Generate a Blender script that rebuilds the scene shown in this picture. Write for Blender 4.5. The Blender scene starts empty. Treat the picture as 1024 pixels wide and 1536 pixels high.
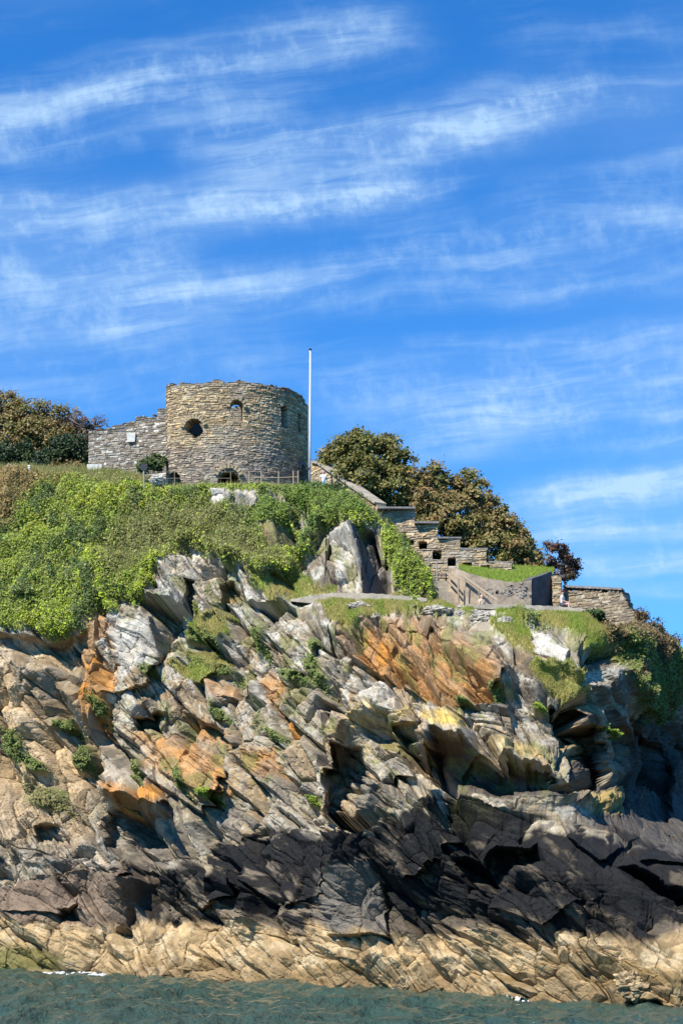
import bpy, math, random
import numpy as np
from mathutils import Vector
R = np.random.default_rng(7)
random.seed(7)
C = bpy.context.scene.collection
F, CH, HZ = 2420.0, 4.5, 1350.0          # focal length in photo pixels, eye height, horizon row

def W(px, py, Y):                         # a point of the place: bearing, elevation and distance -> metres
    return np.stack([(np.asarray(px, float)-512)/F*Y, np.asarray(Y, float)+0*np.asarray(px, float), CH+(HZ-np.asarray(py, float))/F*Y], -1)

# ------------------------------------------------------------------ noise
def h2(i, j, s):
    x = (i.astype(np.int64)*374761393 + j.astype(np.int64)*668265263 + s*2147483647) & 0xFFFFFFFF
    x = ((x ^ (x >> 13))*1274126177) & 0xFFFFFFFF
    x = ((x ^ (x >> 16))*2246822519) & 0xFFFFFFFF
    return ((x ^ (x >> 15)) & 0xFFFFFF)/float(0x1000000)
def vn(u, v, s=0):
    i = np.floor(u); j = np.floor(v); f = u-i; g = v-j
    f = f*f*f*(f*(f*6-15)+10); g = g*g*g*(g*(g*6-15)+10)
    i = i.astype(np.int64); j = j.astype(np.int64)
    a = h2(i, j, s); b = h2(i+1, j, s); c = h2(i, j+1, s); d = h2(i+1, j+1, s)
    return ((a*(1-f)+b*f)*(1-g)+(c*(1-f)+d*f)*g)*2-1
def fbm(u, v, s=0, o=5, g=.5):
    r = 0; a = 1; t = 0
    for k in range(o):
        r = r+a*vn(u+17.3*k, v-9.1*k, s+k); t += a; a *= g; u = u*2.03; v = v*2.03
    return r/t
def vor(u, v, s, p=2.0, jit=.9):
    iu = np.floor(u).astype(np.int64); iv = np.floor(v).astype(np.int64)
    f1 = np.full(u.shape, 9.); f2 = f1.copy(); cx = np.zeros(u.shape); cy = cx.copy(); ci = np.zeros(u.shape, np.int64); cj = ci.copy()
    for di in (-1, 0, 1):
        for dj in (-1, 0, 1):
            a = iu+di; b = iv+dj
            x = a+.5+(h2(a, b, s)-.5)*jit; y = b+.5+(h2(a, b, s+1)-.5)*jit
            if p > 50: d = np.maximum(abs(u-x), abs(v-y))
            elif p == 2: d = np.hypot(u-x, v-y)
            else: d = (abs(u-x)**p+abs(v-y)**p)**(1/p)
            n = d < f1
            f2 = np.where(n, f1, np.minimum(f2, d)); f1 = np.where(n, d, f1)
            cx = np.where(n, x, cx); cy = np.where(n, y, cy); ci = np.where(n, a, ci); cj = np.where(n, b, cj)
    return f1, f2, cx, cy, ci, cj
def blocks(u, v, s, bev=6.0, core=.45):
    """tilted flat-faced blocks meeting in bevelled gullies; continuous"""
    iu = np.floor(u).astype(np.int64); iv = np.floor(v).astype(np.int64)
    best = np.full(u.shape, -9.); sec = best.copy(); cx = np.zeros(u.shape); cy = cx.copy(); ci = np.zeros(u.shape, np.int64); cj = ci.copy()
    for di in (-1, 0, 1):
        for dj in (-1, 0, 1):
            a = iu+di; b = iv+dj
            x = a+.5+(h2(a, b, s)-.5)*.8; y = b+.5+(h2(a, b, s+1)-.5)*.8
            p = u-x; q = v-y; sk = (h2(a, b, s+6)-.5)*.7
            r = np.maximum(abs(p+sk*q), abs(q+.6*sk*p))
            f = 1.0*(h2(a, b, s+2)-.5)+(h2(a, b, s+3)-.5)*1.7*p+(h2(a, b, s+4)-.5)*1.7*q-bev*np.maximum(r-core*(.7+.6*h2(a, b, s+5)), 0)
            n = f > best
            sec = np.where(n, best, np.maximum(sec, f)); best = np.where(n, f, best)
            cx = np.where(n, x, cx); cy = np.where(n, y, cy); ci = np.where(n, a, ci); cj = np.where(n, b, cj)
    return best, best-sec, cx, cy, ci, cj
def ss(x, a, b):
    t = np.clip((x-a)/(b-a), 0, 1); return t*t*(3-2*t)
def inpoly(x, y, P):
    r = np.zeros(x.shape, bool); n = len(P)
    for k in range(n):
        x0, y0 = P[k]; x1, y1 = P[(k+1) % n]
        if y0 == y1: continue
        c = ((y0 > y) != (y1 > y)) & (x < (x1-x0)*(y-y0)/(y1-y0)+x0)
        r ^= c
    return r
def polydist(x, y, P):                    # signed: positive inside
    d = np.full(x.shape, 1e9); n = len(P)
    for k in range(n):
        x0, y0 = P[k]; x1, y1 = P[(k+1) % n]; ex, ey = x1-x0, y1-y0
        t = np.clip(((x-x0)*ex+(y-y0)*ey)/(ex*ex+ey*ey+1e-9), 0, 1)
        d = np.minimum(d, np.hypot(x-x0-t*ex, y-y0-t*ey))
    return np.where(inpoly(x, y, P), d, -d)

# ------------------------------------------------------------------ mesh + object helpers
def mesh_np(name, V, faces, mat=None, col=None, parent=None, smooth=False, mats=None):
    """faces: array (n,4) or (n,3), or list of such arrays"""
    fl = faces if isinstance(faces, list) else [faces]
    fl = [np.asarray(f, np.int64) for f in fl if len(f)]
    m = bpy.data.meshes.new(name)
    V = np.asarray(V, np.float32).reshape(-1, 3)
    m.vertices.add(len(V)); m.vertices.foreach_set('co', V.ravel())
    loops = np.concatenate([f.ravel() for f in fl]); tot = np.concatenate([np.full(len(f), f.shape[1]) for f in fl])
    st = np.concatenate([[0], np.cumsum(tot)[:-1]])
    m.loops.add(len(loops)); m.loops.foreach_set('vertex_index', loops.astype(np.int32))
    m.polygons.add(len(tot)); m.polygons.foreach_set('loop_start', st.astype(np.int32)); m.polygons.foreach_set('loop_total', tot.astype(np.int32))
    m.polygons.foreach_set('use_smooth', np.full(len(tot), bool(smooth)))
    if col is not None:
        at = m.attributes.new('tone', 'FLOAT_COLOR', 'POINT')
        c = np.ones((len(V), 4), np.float32); c[:, :3] = col
        at.data.foreach_set('color', c.ravel())
    m.update(calc_edges=True); m.validate()
    o = bpy.data.objects.new(name, m); C.objects.link(o)
    if mat: m.materials.append(mat)
    if parent: o.parent = parent
    return o
def tag(o, label=None, cat=None, group=None, kind=None):
    if label: o['label'] = label
    if cat: o['category'] = cat
    if group: o['group'] = group
    if kind: o['kind'] = kind
    return o
def thing(name, label, cat, loc, group=None):
    o = bpy.data.objects.new(name, None); o.empty_display_size = .2; C.objects.link(o); o.location = loc
    bpy.context.view_layer.update()
    return tag(o, label, cat, group)
def under(o, root):                       # part given in world coordinates -> child of root
    me = o.data; n = len(me.vertices); a = np.empty(n*3, np.float32); me.vertices.foreach_get('co', a)
    a = a.reshape(-1, 3)-np.array(root.location, np.float32); me.vertices.foreach_set('co', a.ravel()); me.update()
    o.parent = root; return o
class MB:
    def __init__(s): s.v = []; s.f4 = []; s.f3 = []
    def add(s, V, f4=(), f3=()):
        n = len(s.v); s.v += [tuple(map(float, p)) for p in V]
        s.f4 += [tuple(i+n for i in f) for f in f4]; s.f3 += [tuple(i+n for i in f) for f in f3]
    def box(s, c, d, ax=(1, 0, 0), ay=(0, 1, 0), az=(0, 0, 1), taper=1.0):
        c = np.array(c, float); ax, ay, az = [np.array(k, float) for k in (ax, ay, az)]
        V = [c+ax*i*d[0]/2*(taper if k > 0 else 1)+ay*j*d[1]/2*(taper if k > 0 else 1)+az*k*d[2]/2 for k in (-1, 1) for j in (-1, 1) for i in (-1, 1)]
        s.add(V, [(0, 2, 3, 1), (4, 5, 7, 6), (0, 1, 5, 4), (2, 6, 7, 3), (0, 4, 6, 2), (1, 3, 7, 5)])
    def tube(s, pts, rad, n=8, cap=True):
        pts = [np.array(p, float) for p in pts]; rad = rad if hasattr(rad, '__len__') else [rad]*len(pts)
        V = []
        for k, p in enumerate(pts):
            t = pts[min(k+1, len(pts)-1)]-pts[max(k-1, 0)]; t /= np.linalg.norm(t)+1e-9
            a = np.cross(t, (0, 0, 1) if abs(t[2]) < .9 else (1, 0, 0)); a /= np.linalg.norm(a); b = np.cross(t, a)
            V += [p+rad[k]*(math.cos(q)*a+math.sin(q)*b) for q in np.linspace(0, 2*math.pi, n, endpoint=False)]
        f = []
        for k in range(len(pts)-1):
            for q in range(n): f.append((k*n+q, k*n+(q+1) % n, (k+1)*n+(q+1) % n, (k+1)*n+q))
        f3 = []
        if cap:
            V += [pts[0], pts[-1]]; e = len(V)
            for q in range(n):
                f3.append((e-2, (q+1) % n, q)); z = (len(pts)-1)*n; f3.append((e-1, z+q, z+(q+1) % n))
        s.add(V, f, f3)
    def build(s, name, mat, root=None, smooth=False):
        fl = []
        if s.f4: fl.append(np.array(s.f4))
        if s.f3: fl.append(np.array(s.f3))
        o = mesh_np(name, np.array(s.v), fl, mat, smooth=smooth)
        if root: under(o, root)
        return o

# ------------------------------------------------------------------ materials
def newmat(name):
    m = bpy.data.materials.new(name); m.use_nodes = True; nt = m.node_tree
    return m, nt, nt.nodes['Principled BSDF'], nt.nodes['Material Output']
def nd(nt, typ, **kw):
    n = nt.nodes.new(typ)
    for k, v in kw.items():
        if k in n.inputs.keys(): n.inputs[k].default_value = v
        else: setattr(n, k, v)
    return n
def noise_mul(nt, src, lo, hi, scale, detail=6, rough=.6, coord=None):
    n = nd(nt, 'ShaderNodeTexNoise', Scale=scale, Detail=detail, Roughness=rough)
    if coord is not None: nt.links.new(coord, n.inputs['Vector'])
    r = nd(nt, 'ShaderNodeMapRange'); r.inputs['From Min'].default_value = .3; r.inputs['From Max'].default_value = .7
    r.inputs['To Min'].default_value = lo; r.inputs['To Max'].default_value = hi; nt.links.new(n.outputs['Fac'], r.inputs['Value'])
    m = nd(nt, 'ShaderNodeVectorMath', operation='SCALE'); nt.links.new(src, m.inputs[0]); nt.links.new(r.outputs[0], m.inputs['Scale'])
    return m.outputs[0], n
def stone_mat(name, color=None, lo=.65, hi=1.35, s1=1.6, s2=7.0, bump=.35, rough=.92, spec=.12, dist=.12):
    m, nt, p, out = newmat(name)
    tc = nd(nt, 'ShaderNodeNewGeometry').outputs['Position']
    if color is None:
        a = nd(nt, 'ShaderNodeAttribute', attribute_name='tone'); src = a.outputs['Color']
    else:
        a = nd(nt, 'ShaderNodeRGB'); a.outputs[0].default_value = (*color, 1); src = a.outputs[0]
    c, _ = noise_mul(nt, src, lo, hi, s1, 8, .65, tc)
    c, n2 = noise_mul(nt, c, .75, 1.25, s2, 6, .7, tc)
    nt.links.new(c, p.inputs['Base Color']); p.inputs['Roughness'].default_value = rough; p.inputs['Specular IOR Level'].default_value = spec
    if bump:
        b = nd(nt, 'ShaderNodeBump', Strength=bump, Distance=dist); nt.links.new(n2.outputs['Fac'], b.inputs['Height']); nt.links.new(b.outputs[0], p.inputs['Normal'])
    return m
def leaf_mat(name, trans=.25):
    m, nt, p, out = newmat(name)
    a = nd(nt, 'ShaderNodeAttribute', attribute_name='tone')
    nt.links.new(a.outputs['Color'], p.inputs['Base Color']); p.inputs['Roughness'].default_value = .55; p.inputs['Specular IOR Level'].default_value = .3
    t = nd(nt, 'ShaderNodeBsdfTranslucent'); nt.links.new(a.outputs['Color'], t.inputs['Color'])
    x = nd(nt, 'ShaderNodeMixShader'); x.inputs[0].default_value = trans
    nt.links.new(p.outputs[0], x.inputs[1]); nt.links.new(t.outputs[0], x.inputs[2]); nt.links.new(x.outputs[0], out.inputs['Surface'])
    return m
def plain(name, col, rough=.6, metal=0, lo=.85, hi=1.15, scale=9.0):
    m, nt, p, out = newmat(name)
    a = nd(nt, 'ShaderNodeRGB'); a.outputs[0].default_value = (*col, 1)
    c, _ = noise_mul(nt, a.outputs[0], lo, hi, scale, 5, .6, nd(nt, 'ShaderNodeNewGeometry').outputs['Position'])
    nt.links.new(c, p.inputs['Base Color']); p.inputs['Roughness'].default_value = rough; p.inputs['Metallic'].default_value = metal
    return m
M = {}
M['rock'] = stone_mat('rock', None, .72, 1.3, 1.1, 6.0, .32, dist=.10)
M['masonry'] = stone_mat('masonry', None, .8, 1.2, 2.0, 12.0, .4, dist=.05)
M['concrete'] = stone_mat('concrete', (.30, .255, .20), .6, 1.35, .7, 6.0, .25, dist=.05)
M['shaded_concrete'] = stone_mat('shaded_concrete', (.10, .097, .10), .6, 1.35, .9, 6.0, .25, dist=.05)  # darker copy of the concrete, the flank's shade put into the colour
M['path'] = stone_mat('path_concrete', (.36, .315, .245), .7, 1.25, .9, 6.0, .3, dist=.05)
M['leaf'] = leaf_mat('foliage'); M['grass'] = leaf_mat('grass_blades', .42)
M['bark'] = stone_mat('bark', (.20, .165, .13), .6, 1.4, 3., 14., .4)
M['white'] = plain('white_paint', (.66, .67, .68), .45)
M['rail'] = plain('galvanised', (.34, .33, .31), .5, .2)
M['wood'] = plain('weathered_wood', (.34, .27, .19), .8)
M['dark'] = plain('dark_metal', (.03, .03, .035), .5)
M['skin'] = plain('skin', (.62, .38, .28), .6)
M['red_hair'] = plain('auburn_hair', (.24, .06, .025), .6)
M['fair_hair'] = plain('fair_hair', (.50, .36, .17), .6)
M['white_cloth'] = plain('white_cloth', (.80, .79, .76), .9)
M['blue_cloth'] = plain('light_blue_cloth', (.20, .43, .66), .9)
M['red_cloth'] = plain('dark_red_cloth', (.16, .03, .03), .9)
M['grey_cloth'] = plain('grey_cloth', (.10, .10, .11), .9)
M['cream_cloth'] = plain('cream_cloth', (.66, .52, .34), .9)
M['panel'] = stone_mat('white_panel', (.72, .70, .63), .85, 1.1, 4, 10, .1)

# ================================================================== THE CLIFF (one sheet: seaward face, crest, then the ground behind)
cols = np.concatenate([np.linspace(-520, -30, 90, endpoint=False), np.linspace(-30, 1054, 960, endpoint=False), np.linspace(1054, 1560, 90)])
NR = 700
def crest_row(a):
    xs = [-520, -250, 0, 60, 130, 190, 247, 340, 440, 480, 520, 560, 600, 640, 655, 680, 720, 830, 880, 905, 930, 950, 990, 1024, 1100, 1250, 1560]
    ys = [690, 695, 702, 706, 704, 712, 729, 730, 729, 727, 740, 770, 812, 860, 897, 911, 915, 918, 921, 944, 938, 932, 950, 984, 1060, 1180, 1330]
    return np.interp(a, xs, ys)
cr = crest_row(cols)+3*fbm(cols/40, cols*0, 3)
t = np.linspace(0, 1, NR)
A = np.repeat(cols[None, :], NR, 0)
B = 1548+(cr[None, :]-1548)*t[:, None]
gx = [-520, -100, 0, 150, 300, 450, 600, 700, 800, 880, 950, 1024, 1150, 1560]
gy = [690, 720, 750, 800, 850, 900, 950, 1050, 1150, 1230, 1300, 1400, 1470, 1548]
T = np.array([
 [130, 127, 124, 118, 112, 111, 109, 107, 106, 105, 105, 112, 124, 130],
 [127, 124, 121, 116, 111, 110, 108, 106, 105, 104, 104, 112, 124, 130],
 [125, 122, 119, 114, 110, 108, 106, 105, 104, 103, 103, 111, 123, 130],
 [123, 120, 117, 112.5, 108.5, 105, 104, 103, 103, 102, 102, 111, 123, 129],
 [122, 118, 115, 111, 107, 103, 102, 101.5, 101, 100, 100, 110, 122, 128],
 [121, 116, 113, 109, 106, 101, 97.5, 98.5, 98.5, 97.5, 98, 108, 120, 127],
 [120, 115, 112, 108, 105, 99, 94.5, 92.5, 91.5, 90.5, 96, 108, 120, 128],
 [119, 114, 111, 107, 103, 96, 91, 89, 87, 86.5, 97, 112, 122, 128],
 [117, 112, 110, 106, 101, 94, 89.5, 87.5, 85.5, 86, 97, 112, 120, 124],
 [115, 110, 108, 104, 99, 92, 87, 84.5, 83, 84, 88, 96, 104, 112],
 [113, 108, 106, 103, 97, 90, 84, 81, 78, 76, 76, 77, 84, 100],
 [111, 106, 104, 100, 95, 88, 83, 80, 76, 74, 73, 73, 78, 90],
 [110, 105, 103, 98, 93, 86, 81, 78, 74, 72, 71, 70, 74, 84],
 [109, 104, 102, 97, 92, 85, 80, 77, 73, 71, 70, 69, 72, 80]], float)
fx = np.arange(-600, 1640, 8.); fy = np.arange(660, 1560, 8.)
G = np.stack([np.interp(fx, gx, r) for r in T]); G = np.stack([np.interp(fy, gy, G[:, k]) for k in range(G.shape[1])], 1)
def blur(Z, n, it=2):
    k = np.ones(2*n+1)/(2*n+1)
    for _ in range(it):
        Z = np.apply_along_axis(lambda r: np.convolve(np.pad(r, n, 'edge'), k, 'valid'), 0, Z)
        Z = np.apply_along_axis(lambda r: np.convolve(np.pad(r, n, 'edge'), k, 'valid'), 1, Z)
    return Z
G = blur(G, 3)
def bil(Gr, x0, dx, y0, dy, x, y):
    i = np.clip((x-x0)/dx, 0, Gr.shape[1]-1.001); j = np.clip((y-y0)/dy, 0, Gr.shape[0]-1.001)
    i0 = i.astype(int); j0 = j.astype(int); f = i-i0; g = j-j0
    return (Gr[j0, i0]*(1-f)+Gr[j0, i0+1]*f)*(1-g)+(Gr[j0+1, i0]*(1-f)+Gr[j0+1, i0+1]*f)*g
Y = bil(G, -600, 8., 660, 8., A, B)
Xb = (A-512)/F*Y
du_ = np.hypot(np.diff(Xb, axis=1), .75*np.diff(Y, axis=1)); u0 = np.concatenate([np.zeros((NR, 1)), np.cumsum(du_, 1)], 1)
k0 = int(np.argmin(abs(cols-500))); u0 = u0-u0[:, k0:k0+1]+21.0; v0 = (1548-B)/24.0           # sheet coordinates along the face, about metres
wob = 7*fbm(u0*.5, v0*.5, 40, 4); wob2 = 7*fbm(u0*.5+50, v0*.5, 46, 4)
Aw = A+wob; Bw = B+wob2                   # wobbly copies for natural outlines
# --- big ledges: crest polyline, how far it stands out (m), over how many rows that dies away
def ledge(P, p, L, ends=25, sharp=4):
    global Y
    xs, ys = zip(*P)
    yc = np.interp(A, xs, ys)+.5*wob2+8*fbm(u0*1.1, u0*0+7, int(xs[0])+9, 4)
    tt = B-yc
    w = ss(A, xs[0]-ends, xs[0]+ends)*(1-ss(A, xs[-1]-ends, xs[-1]+ends))
    Y = Y-p*w*np.where(tt > 0, np.exp(-(np.maximum(tt, 0)/L)**1.5), np.exp(np.minimum(tt, 0)/sharp))
def recess(P, d, soft=10):
    global Y
    Y = Y+d*ss(polydist(Aw, Bw, P), -2, soft)
def tilt(P, c, gxx, gyy, soft=3):          # slab standing proud with its own plane
    global Y
    cx = sum(p[0] for p in P)/len(P); cy = sum(p[1] for p in P)/len(P)
    Y = Y+ss(polydist(Aw*.5+A*.5, Bw*.5+B*.5, P), -1, soft)*(c+gxx*(A-cx)+gyy*(B-cy))
ledge([(480, 1262), (540, 1225), (575, 1192), (640, 1196), (690, 1186), (740, 1200), (800, 1192), (860, 1204), (905, 1196), (960, 1236), (1024, 1262), (1130, 1310)], 7.5, 150, 30, 5)
ledge([(640, 1106), (665, 1098), (695, 1102), (712, 1124), (750, 1128), (830, 1148), (888, 1176)], 5.4, 26, 12, 14)
ledge([(505, 1105), (525, 1070), (570, 1058), (612, 1076), (650, 1112)], 2.8, 45, 12, 10)
ledge([(560, 1135), (600, 1128), (640, 1160), (660, 1190)], 1.8, 40, 12)
ledge([(495, 938), (560, 926), (620, 924), (680, 940), (735, 975), (765, 1010)], 1.6, 60, 15)
ledge([(385, 905), (450, 900), (500, 900), (560, 905)], .9, 50, 15)
ledge([(800, 1000), (880, 1008), (905, 1030)], 1.6, 16, 12)
ledge([(855, 965), (905, 985), (945, 1030), (965, 1090)], 2.0, 55, 12)
ledge([(-40, 1020), (20, 1000), (80, 1005), (140, 1000)], 1.2, 60, 20)
ledge([(155, 1180), (200, 1192), (252, 1216)], 3.4, 14, 10)
ledge([(-40, 1250), (20, 1255), (90, 1275), (150, 1265), (205, 1300)], 2.2, 60, 15)
ledge([(180, 1322), (240, 1308), (330, 1310), (370, 1335), (400, 1350)], 2.2, 40, 15)
ledge([(-40, 1385), (60, 1378), (140, 1392), (220, 1398), (300, 1388), (370, 1380), (430, 1398), (520, 1405), (600, 1402), (700, 1402), (800, 1412), (900, 1425), (1060, 1405)], .8, 70, 20, 14)
ledge([(430, 1432), (470, 1425), (540, 1432), (620, 1428), (690, 1445)], .6, 30, 15)
tilt([(925, 1418), (965, 1404), (1070, 1398), (1070, 1510), (932, 1505)], -1.3, -.014, -.012, 6)
ledge([(240, 850), (262, 838), (300, 834), (330, 838), (365, 850), (410, 868)], .9, 60, 10)
ledge([(255, 960), (310, 940), (345, 960)], .8, 30, 10)
ledge([(155, 930), (195, 918), (240, 925)], .8, 70, 10)
ledge([(196, 1070), (225, 1052), (250, 1066)], 1.4, 30, 8)
ledge([(700, 1400), (760, 1370), (860, 1360), (960, 1390)], .8, 50, 25)
recess([(160, 1215), (245, 1222), (262, 1240), (215, 1305), (170, 1280)], 2.2, 16)
recess([(205, 1078), (235, 1068), (248, 1075), (232, 1098), (212, 1100)], 2.2, 8)
recess([(690, 1300), (735, 1275), (800, 1262), (815, 1285), (770, 1325), (715, 1345)], 3.2, 18)
recess([(925, 1292), (960, 1300), (1040, 1332), (1040, 1358), (985, 1345), (950, 1322)], 3.0, 16)
recess([(503, 1115), (552, 1128), (558, 1180), (548, 1232), (500, 1236)], 3.6, 6)
recess([(880, 1085), (893, 1090), (908, 1200), (888, 1205)], 4.0, 8)
recess([(640, 1125), (668, 1135), (655, 1160), (630, 1150)], 1.8, 8)
recess([(590, 1098), (640, 1090), (638, 1115), (610, 1125)], 1.6, 8)
recess([(815, 1048), (872, 1050), (884, 1112), (862, 1122), (835, 1085)], 3.4, 8)
recess([(900, 1105), (950, 1078), (985, 1120), (1010, 1240), (915, 1225)], 3.6, 10)
recess([(55, 1245), (90, 1240), (110, 1275), (100, 1300), (65, 1275)], 2.0, 10)
recess([(85, 1360), (125, 1358), (120, 1390), (95, 1388)], 1.6, 8)
recess([(280, 870), (292, 872), (300, 920), (288, 925)], 1.6, 4)
recess([(330, 868), (345, 868), (348, 905), (336, 912)], 1.3, 5)
recess([(405, 868), (435, 870), (440, 890), (415, 892)], 1.2, 5)
recess([(-40, 958), (30, 958), (90, 965), (140, 950), (138, 972), (80, 985), (-40, 985)], 1.2, 8)
tilt([(492, 800), (515, 793), (535, 812), (548, 850), (545, 890), (505, 882), (498, 840)], -.8, -.02, .01)
tilt([(518, 796), (562, 806), (584, 850), (586, 892), (546, 892), (534, 840)], 1.3, .085, .004, 5)
tilt([(788, 945), (815, 945), (852, 985), (846, 1004), (800, 985)], -.7, -.012, .012)
tilt([(570, 938), (650, 945), (745, 1030), (720, 1070), (640, 1048), (520, 990), (520, 965)], -.3, .004, -.012)
tilt([(212, 1098), (265, 1098), (348, 1158), (320, 1200), (240, 1160)], -.8, -.006, -.006)
tilt([(370, 930), (400, 920), (470, 1015), (450, 1020)], -.5, -.008, 0)
tilt([(240, 905), (262, 880), (330, 1010), (300, 1030), (262, 980)], -.7, -.01, 0)

ROCKY0 = [[(318, 742), (340, 734), (355, 752), (347, 776), (322, 776)], [(352, 744), (378, 736), (392, 758), (375, 786), (350, 780)], [(400, 742), (428, 742), (444, 764), (408, 770)], [(442, 758), (462, 762), (474, 802), (455, 812), (438, 790)]]
SLAB = [([(165, 925), (225, 918), (236, 985), (225, 1030), (165, 1042)], -.9, -.016, -.004), ([(322, 1012), (345, 990), (380, 1020), (386, 1050), (340, 1052)], -.5, -.018, -.004),
 ([(274, 1034), (332, 1082), (326, 1096), (274, 1068)], -.8, -.008, -.02), ([(202, 1130), (235, 1095), (265, 1110), (346, 1186), (300, 1216), (214, 1166)], -.7, -.010, -.010),
 ([(150, 1150), (170, 1138), (252, 1200), (246, 1216), (165, 1182)], -1.0, -.004, -.02), ([(140, 1270), (165, 1262), (203, 1306), (185, 1322), (150, 1300)], -.9, -.012, -.014),
 ([(478, 1312), (562, 1290), (584, 1402), (488, 1402)], -.5, -.004, -.006), ([(598, 1216), (662, 1210), (694, 1250), (622, 1330), (588, 1290)], -.6, -.004, -.010),
 ([(275, 1300), (346, 1312), (352, 1340), (300, 1366), (268, 1330)], -1.0, -.006, -.012), ([(350, 1272), (460, 1238), (500, 1262), (480, 1350), (420, 1362), (370, 1322)], -.8, .004, -.006),
 ([(880, 985), (922, 985), (958, 1050), (952, 1082), (905, 1106), (880, 1060)], -.8, -.03, -.006), ([(778, 1080), (832, 1070), (872, 1112), (886, 1168), (800, 1132)], -.6, -.004, -.016),
 ([(535, 1120), (600, 1128), (626, 1165), (562, 1190)], -.9, -.012, -.014), ([(0, 1290), (70, 1300), (130, 1370), (20, 1378)], -.6, -.008, -.008), ([(710, 1350), (800, 1330), (880, 1350), (820, 1398)], -.5, .0, -.012),
 ([(600, 1000), (660, 1005), (735, 1062), (640, 1050)], -.3, -.004, -.014), ([(650, 935), (720, 955), (760, 1010), (740, 1040), (690, 990)], -.6, -.012, -.006), ([(440, 905), (500, 930), (480, 1000), (430, 950)], -.4, -.008, -.006),
 ([(650, 1105), (700, 1095), (715, 1130), (690, 1170), (660, 1150)], -.3, -.02, 0), ([(830, 1210), (900, 1210), (960, 1260), (900, 1290), (850, 1260)], -.4, .004, -.016), ([(960, 1250), (1040, 1275), (1040, 1300), (960, 1290)], -.6, .0, -.02)]
for Pp in ROCKY0: tilt([(x, y) for x, y in Pp], -1.0, -.02, .02, 6)
flat = np.zeros(A.shape)
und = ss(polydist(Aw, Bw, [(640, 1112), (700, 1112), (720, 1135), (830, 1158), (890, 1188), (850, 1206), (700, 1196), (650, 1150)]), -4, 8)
for Pp, c_, g1_, g2_ in SLAB:
    tilt(Pp, c_, g1_, g2_); flat = np.maximum(flat, ss(polydist(Aw, Bw, Pp), -2, 6))

# --- vegetation cover (also used to plant it)
VEG = [
 [(-520, 660), (0, 690), (130, 690), (247, 700), (480, 700), (530, 725), (575, 780), (560, 800), (528, 790), (492, 790), (470, 822), (478, 856), (450, 866), (400, 866), (360, 850), (330, 838), (290, 826), (258, 832), (240, 850), (234, 885), (205, 905), (150, 915), (138, 942), (90, 958), (30, 950), (-60, 958), (-520, 960)],
 [(565, 765), (600, 800), (645, 850), (650, 897), (600, 890), (582, 850), (572, 812)],
]
GRASS = [
 [(372, 862), (440, 875), (505, 884), (500, 893), (440, 897), (400, 890)],
 [(490, 905), (505, 897), (640, 893), (700, 900), (830, 905), (882, 912), (912, 945), (935, 990), (905, 980), (862, 962), (820, 938), (770, 930), (742, 916), (690, 914), (650, 918), (600, 915), (560, 922), (505, 930), (470, 905)],
 [(795, 1002), (872, 1005), (884, 1035), (850, 1040), (815, 1028)],
 [(740, 935), (785, 940), (800, 990), (770, 970)],
 [(285, 935), (345, 925), (352, 955), (310, 968)],
 [(262, 1000), (320, 985), (345, 1000), (300, 1025)],
]
SCRUB = [[(905, 945), (930, 925), (955, 920), (1010, 945), (1060, 1000), (1200, 1120), (1200, 1180), (1080, 1090), (1030, 1050), (1000, 1000), (985, 1085), (960, 1070), (938, 1015), (920, 985)]]
ROCKY = ROCKY0+[[(440, 845), (480, 848), (485, 875), (445, 862)], [(395, 800), (440, 795), (455, 830), (410, 838)]]
def cover(polys, soft=8):
    r = np.full(A.shape, -1e9)
    for P in polys: r = np.maximum(r, polydist(Aw, Bw, P))
    return ss(r, -soft, soft)
rocky = cover(ROCKY, 5)
rag = 16*fbm(u0*1.1, v0*1.1, 48, 4); Aw = Aw+rag; Bw = Bw+16*fbm(u0*1.1+30, v0*1.1, 49, 4)
veg = cover(VEG)*(1-rocky); gra = cover(GRASS, 5); scr = cover(SCRUB); Aw = A+wob; Bw = B+wob2
TUFT0 = [(28, 1122, 22, 30), (100, 1090, 22, 12), (125, 1138, 14, 26), (75, 1200, 45, 22), (300, 952, 34, 14), (330, 1006, 34, 14), (398, 968, 7, 32), (160, 1068, 12, 22), (340, 1076, 18, 12), (420, 1108, 16, 9),
        (205, 1158, 10, 22), (448, 1020, 28, 12), (478, 975, 10, 20), (812, 1060, 18, 12), (745, 1045, 10, 18), (700, 1058, 16, 10), (905, 1100, 9, 9), (480, 1205, 14, 9), (230, 1010, 16, 14), (275, 1170, 8, 24), (320, 1195, 22, 10), (955, 1040, 20, 40), (790, 925, 30, 20), (60, 1150, 18, 12), (480, 1015, 16, 30)]
TUFT = [(x, y, rx*.85, ry*.85) for x, y, rx, ry in TUFT0]
tuf = np.zeros(A.shape)
for (x, y, rx, ry) in TUFT: tuf = np.maximum(tuf, 1-ss(np.hypot((Aw-x)/rx, (Bw-y)/ry), .7, 1.1))
green = np.clip(veg+gra+scr, 0, 1)

# --- base points and smooth outward normals
P0 = W(A, B, Y)
Pn = W(A, B, bil(blur(G, 2), -600, 8., 660, 8., A, B))
du = np.gradient(Pn, axis=1); dv = np.gradient(Pn, axis=0)
N0 = np.cross(du, dv); N0 /= np.linalg.norm(N0, axis=-1, keepdims=True)+1e-12
N0 = np.where((N0[..., 1] > 0)[..., None], -N0, N0)
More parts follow.
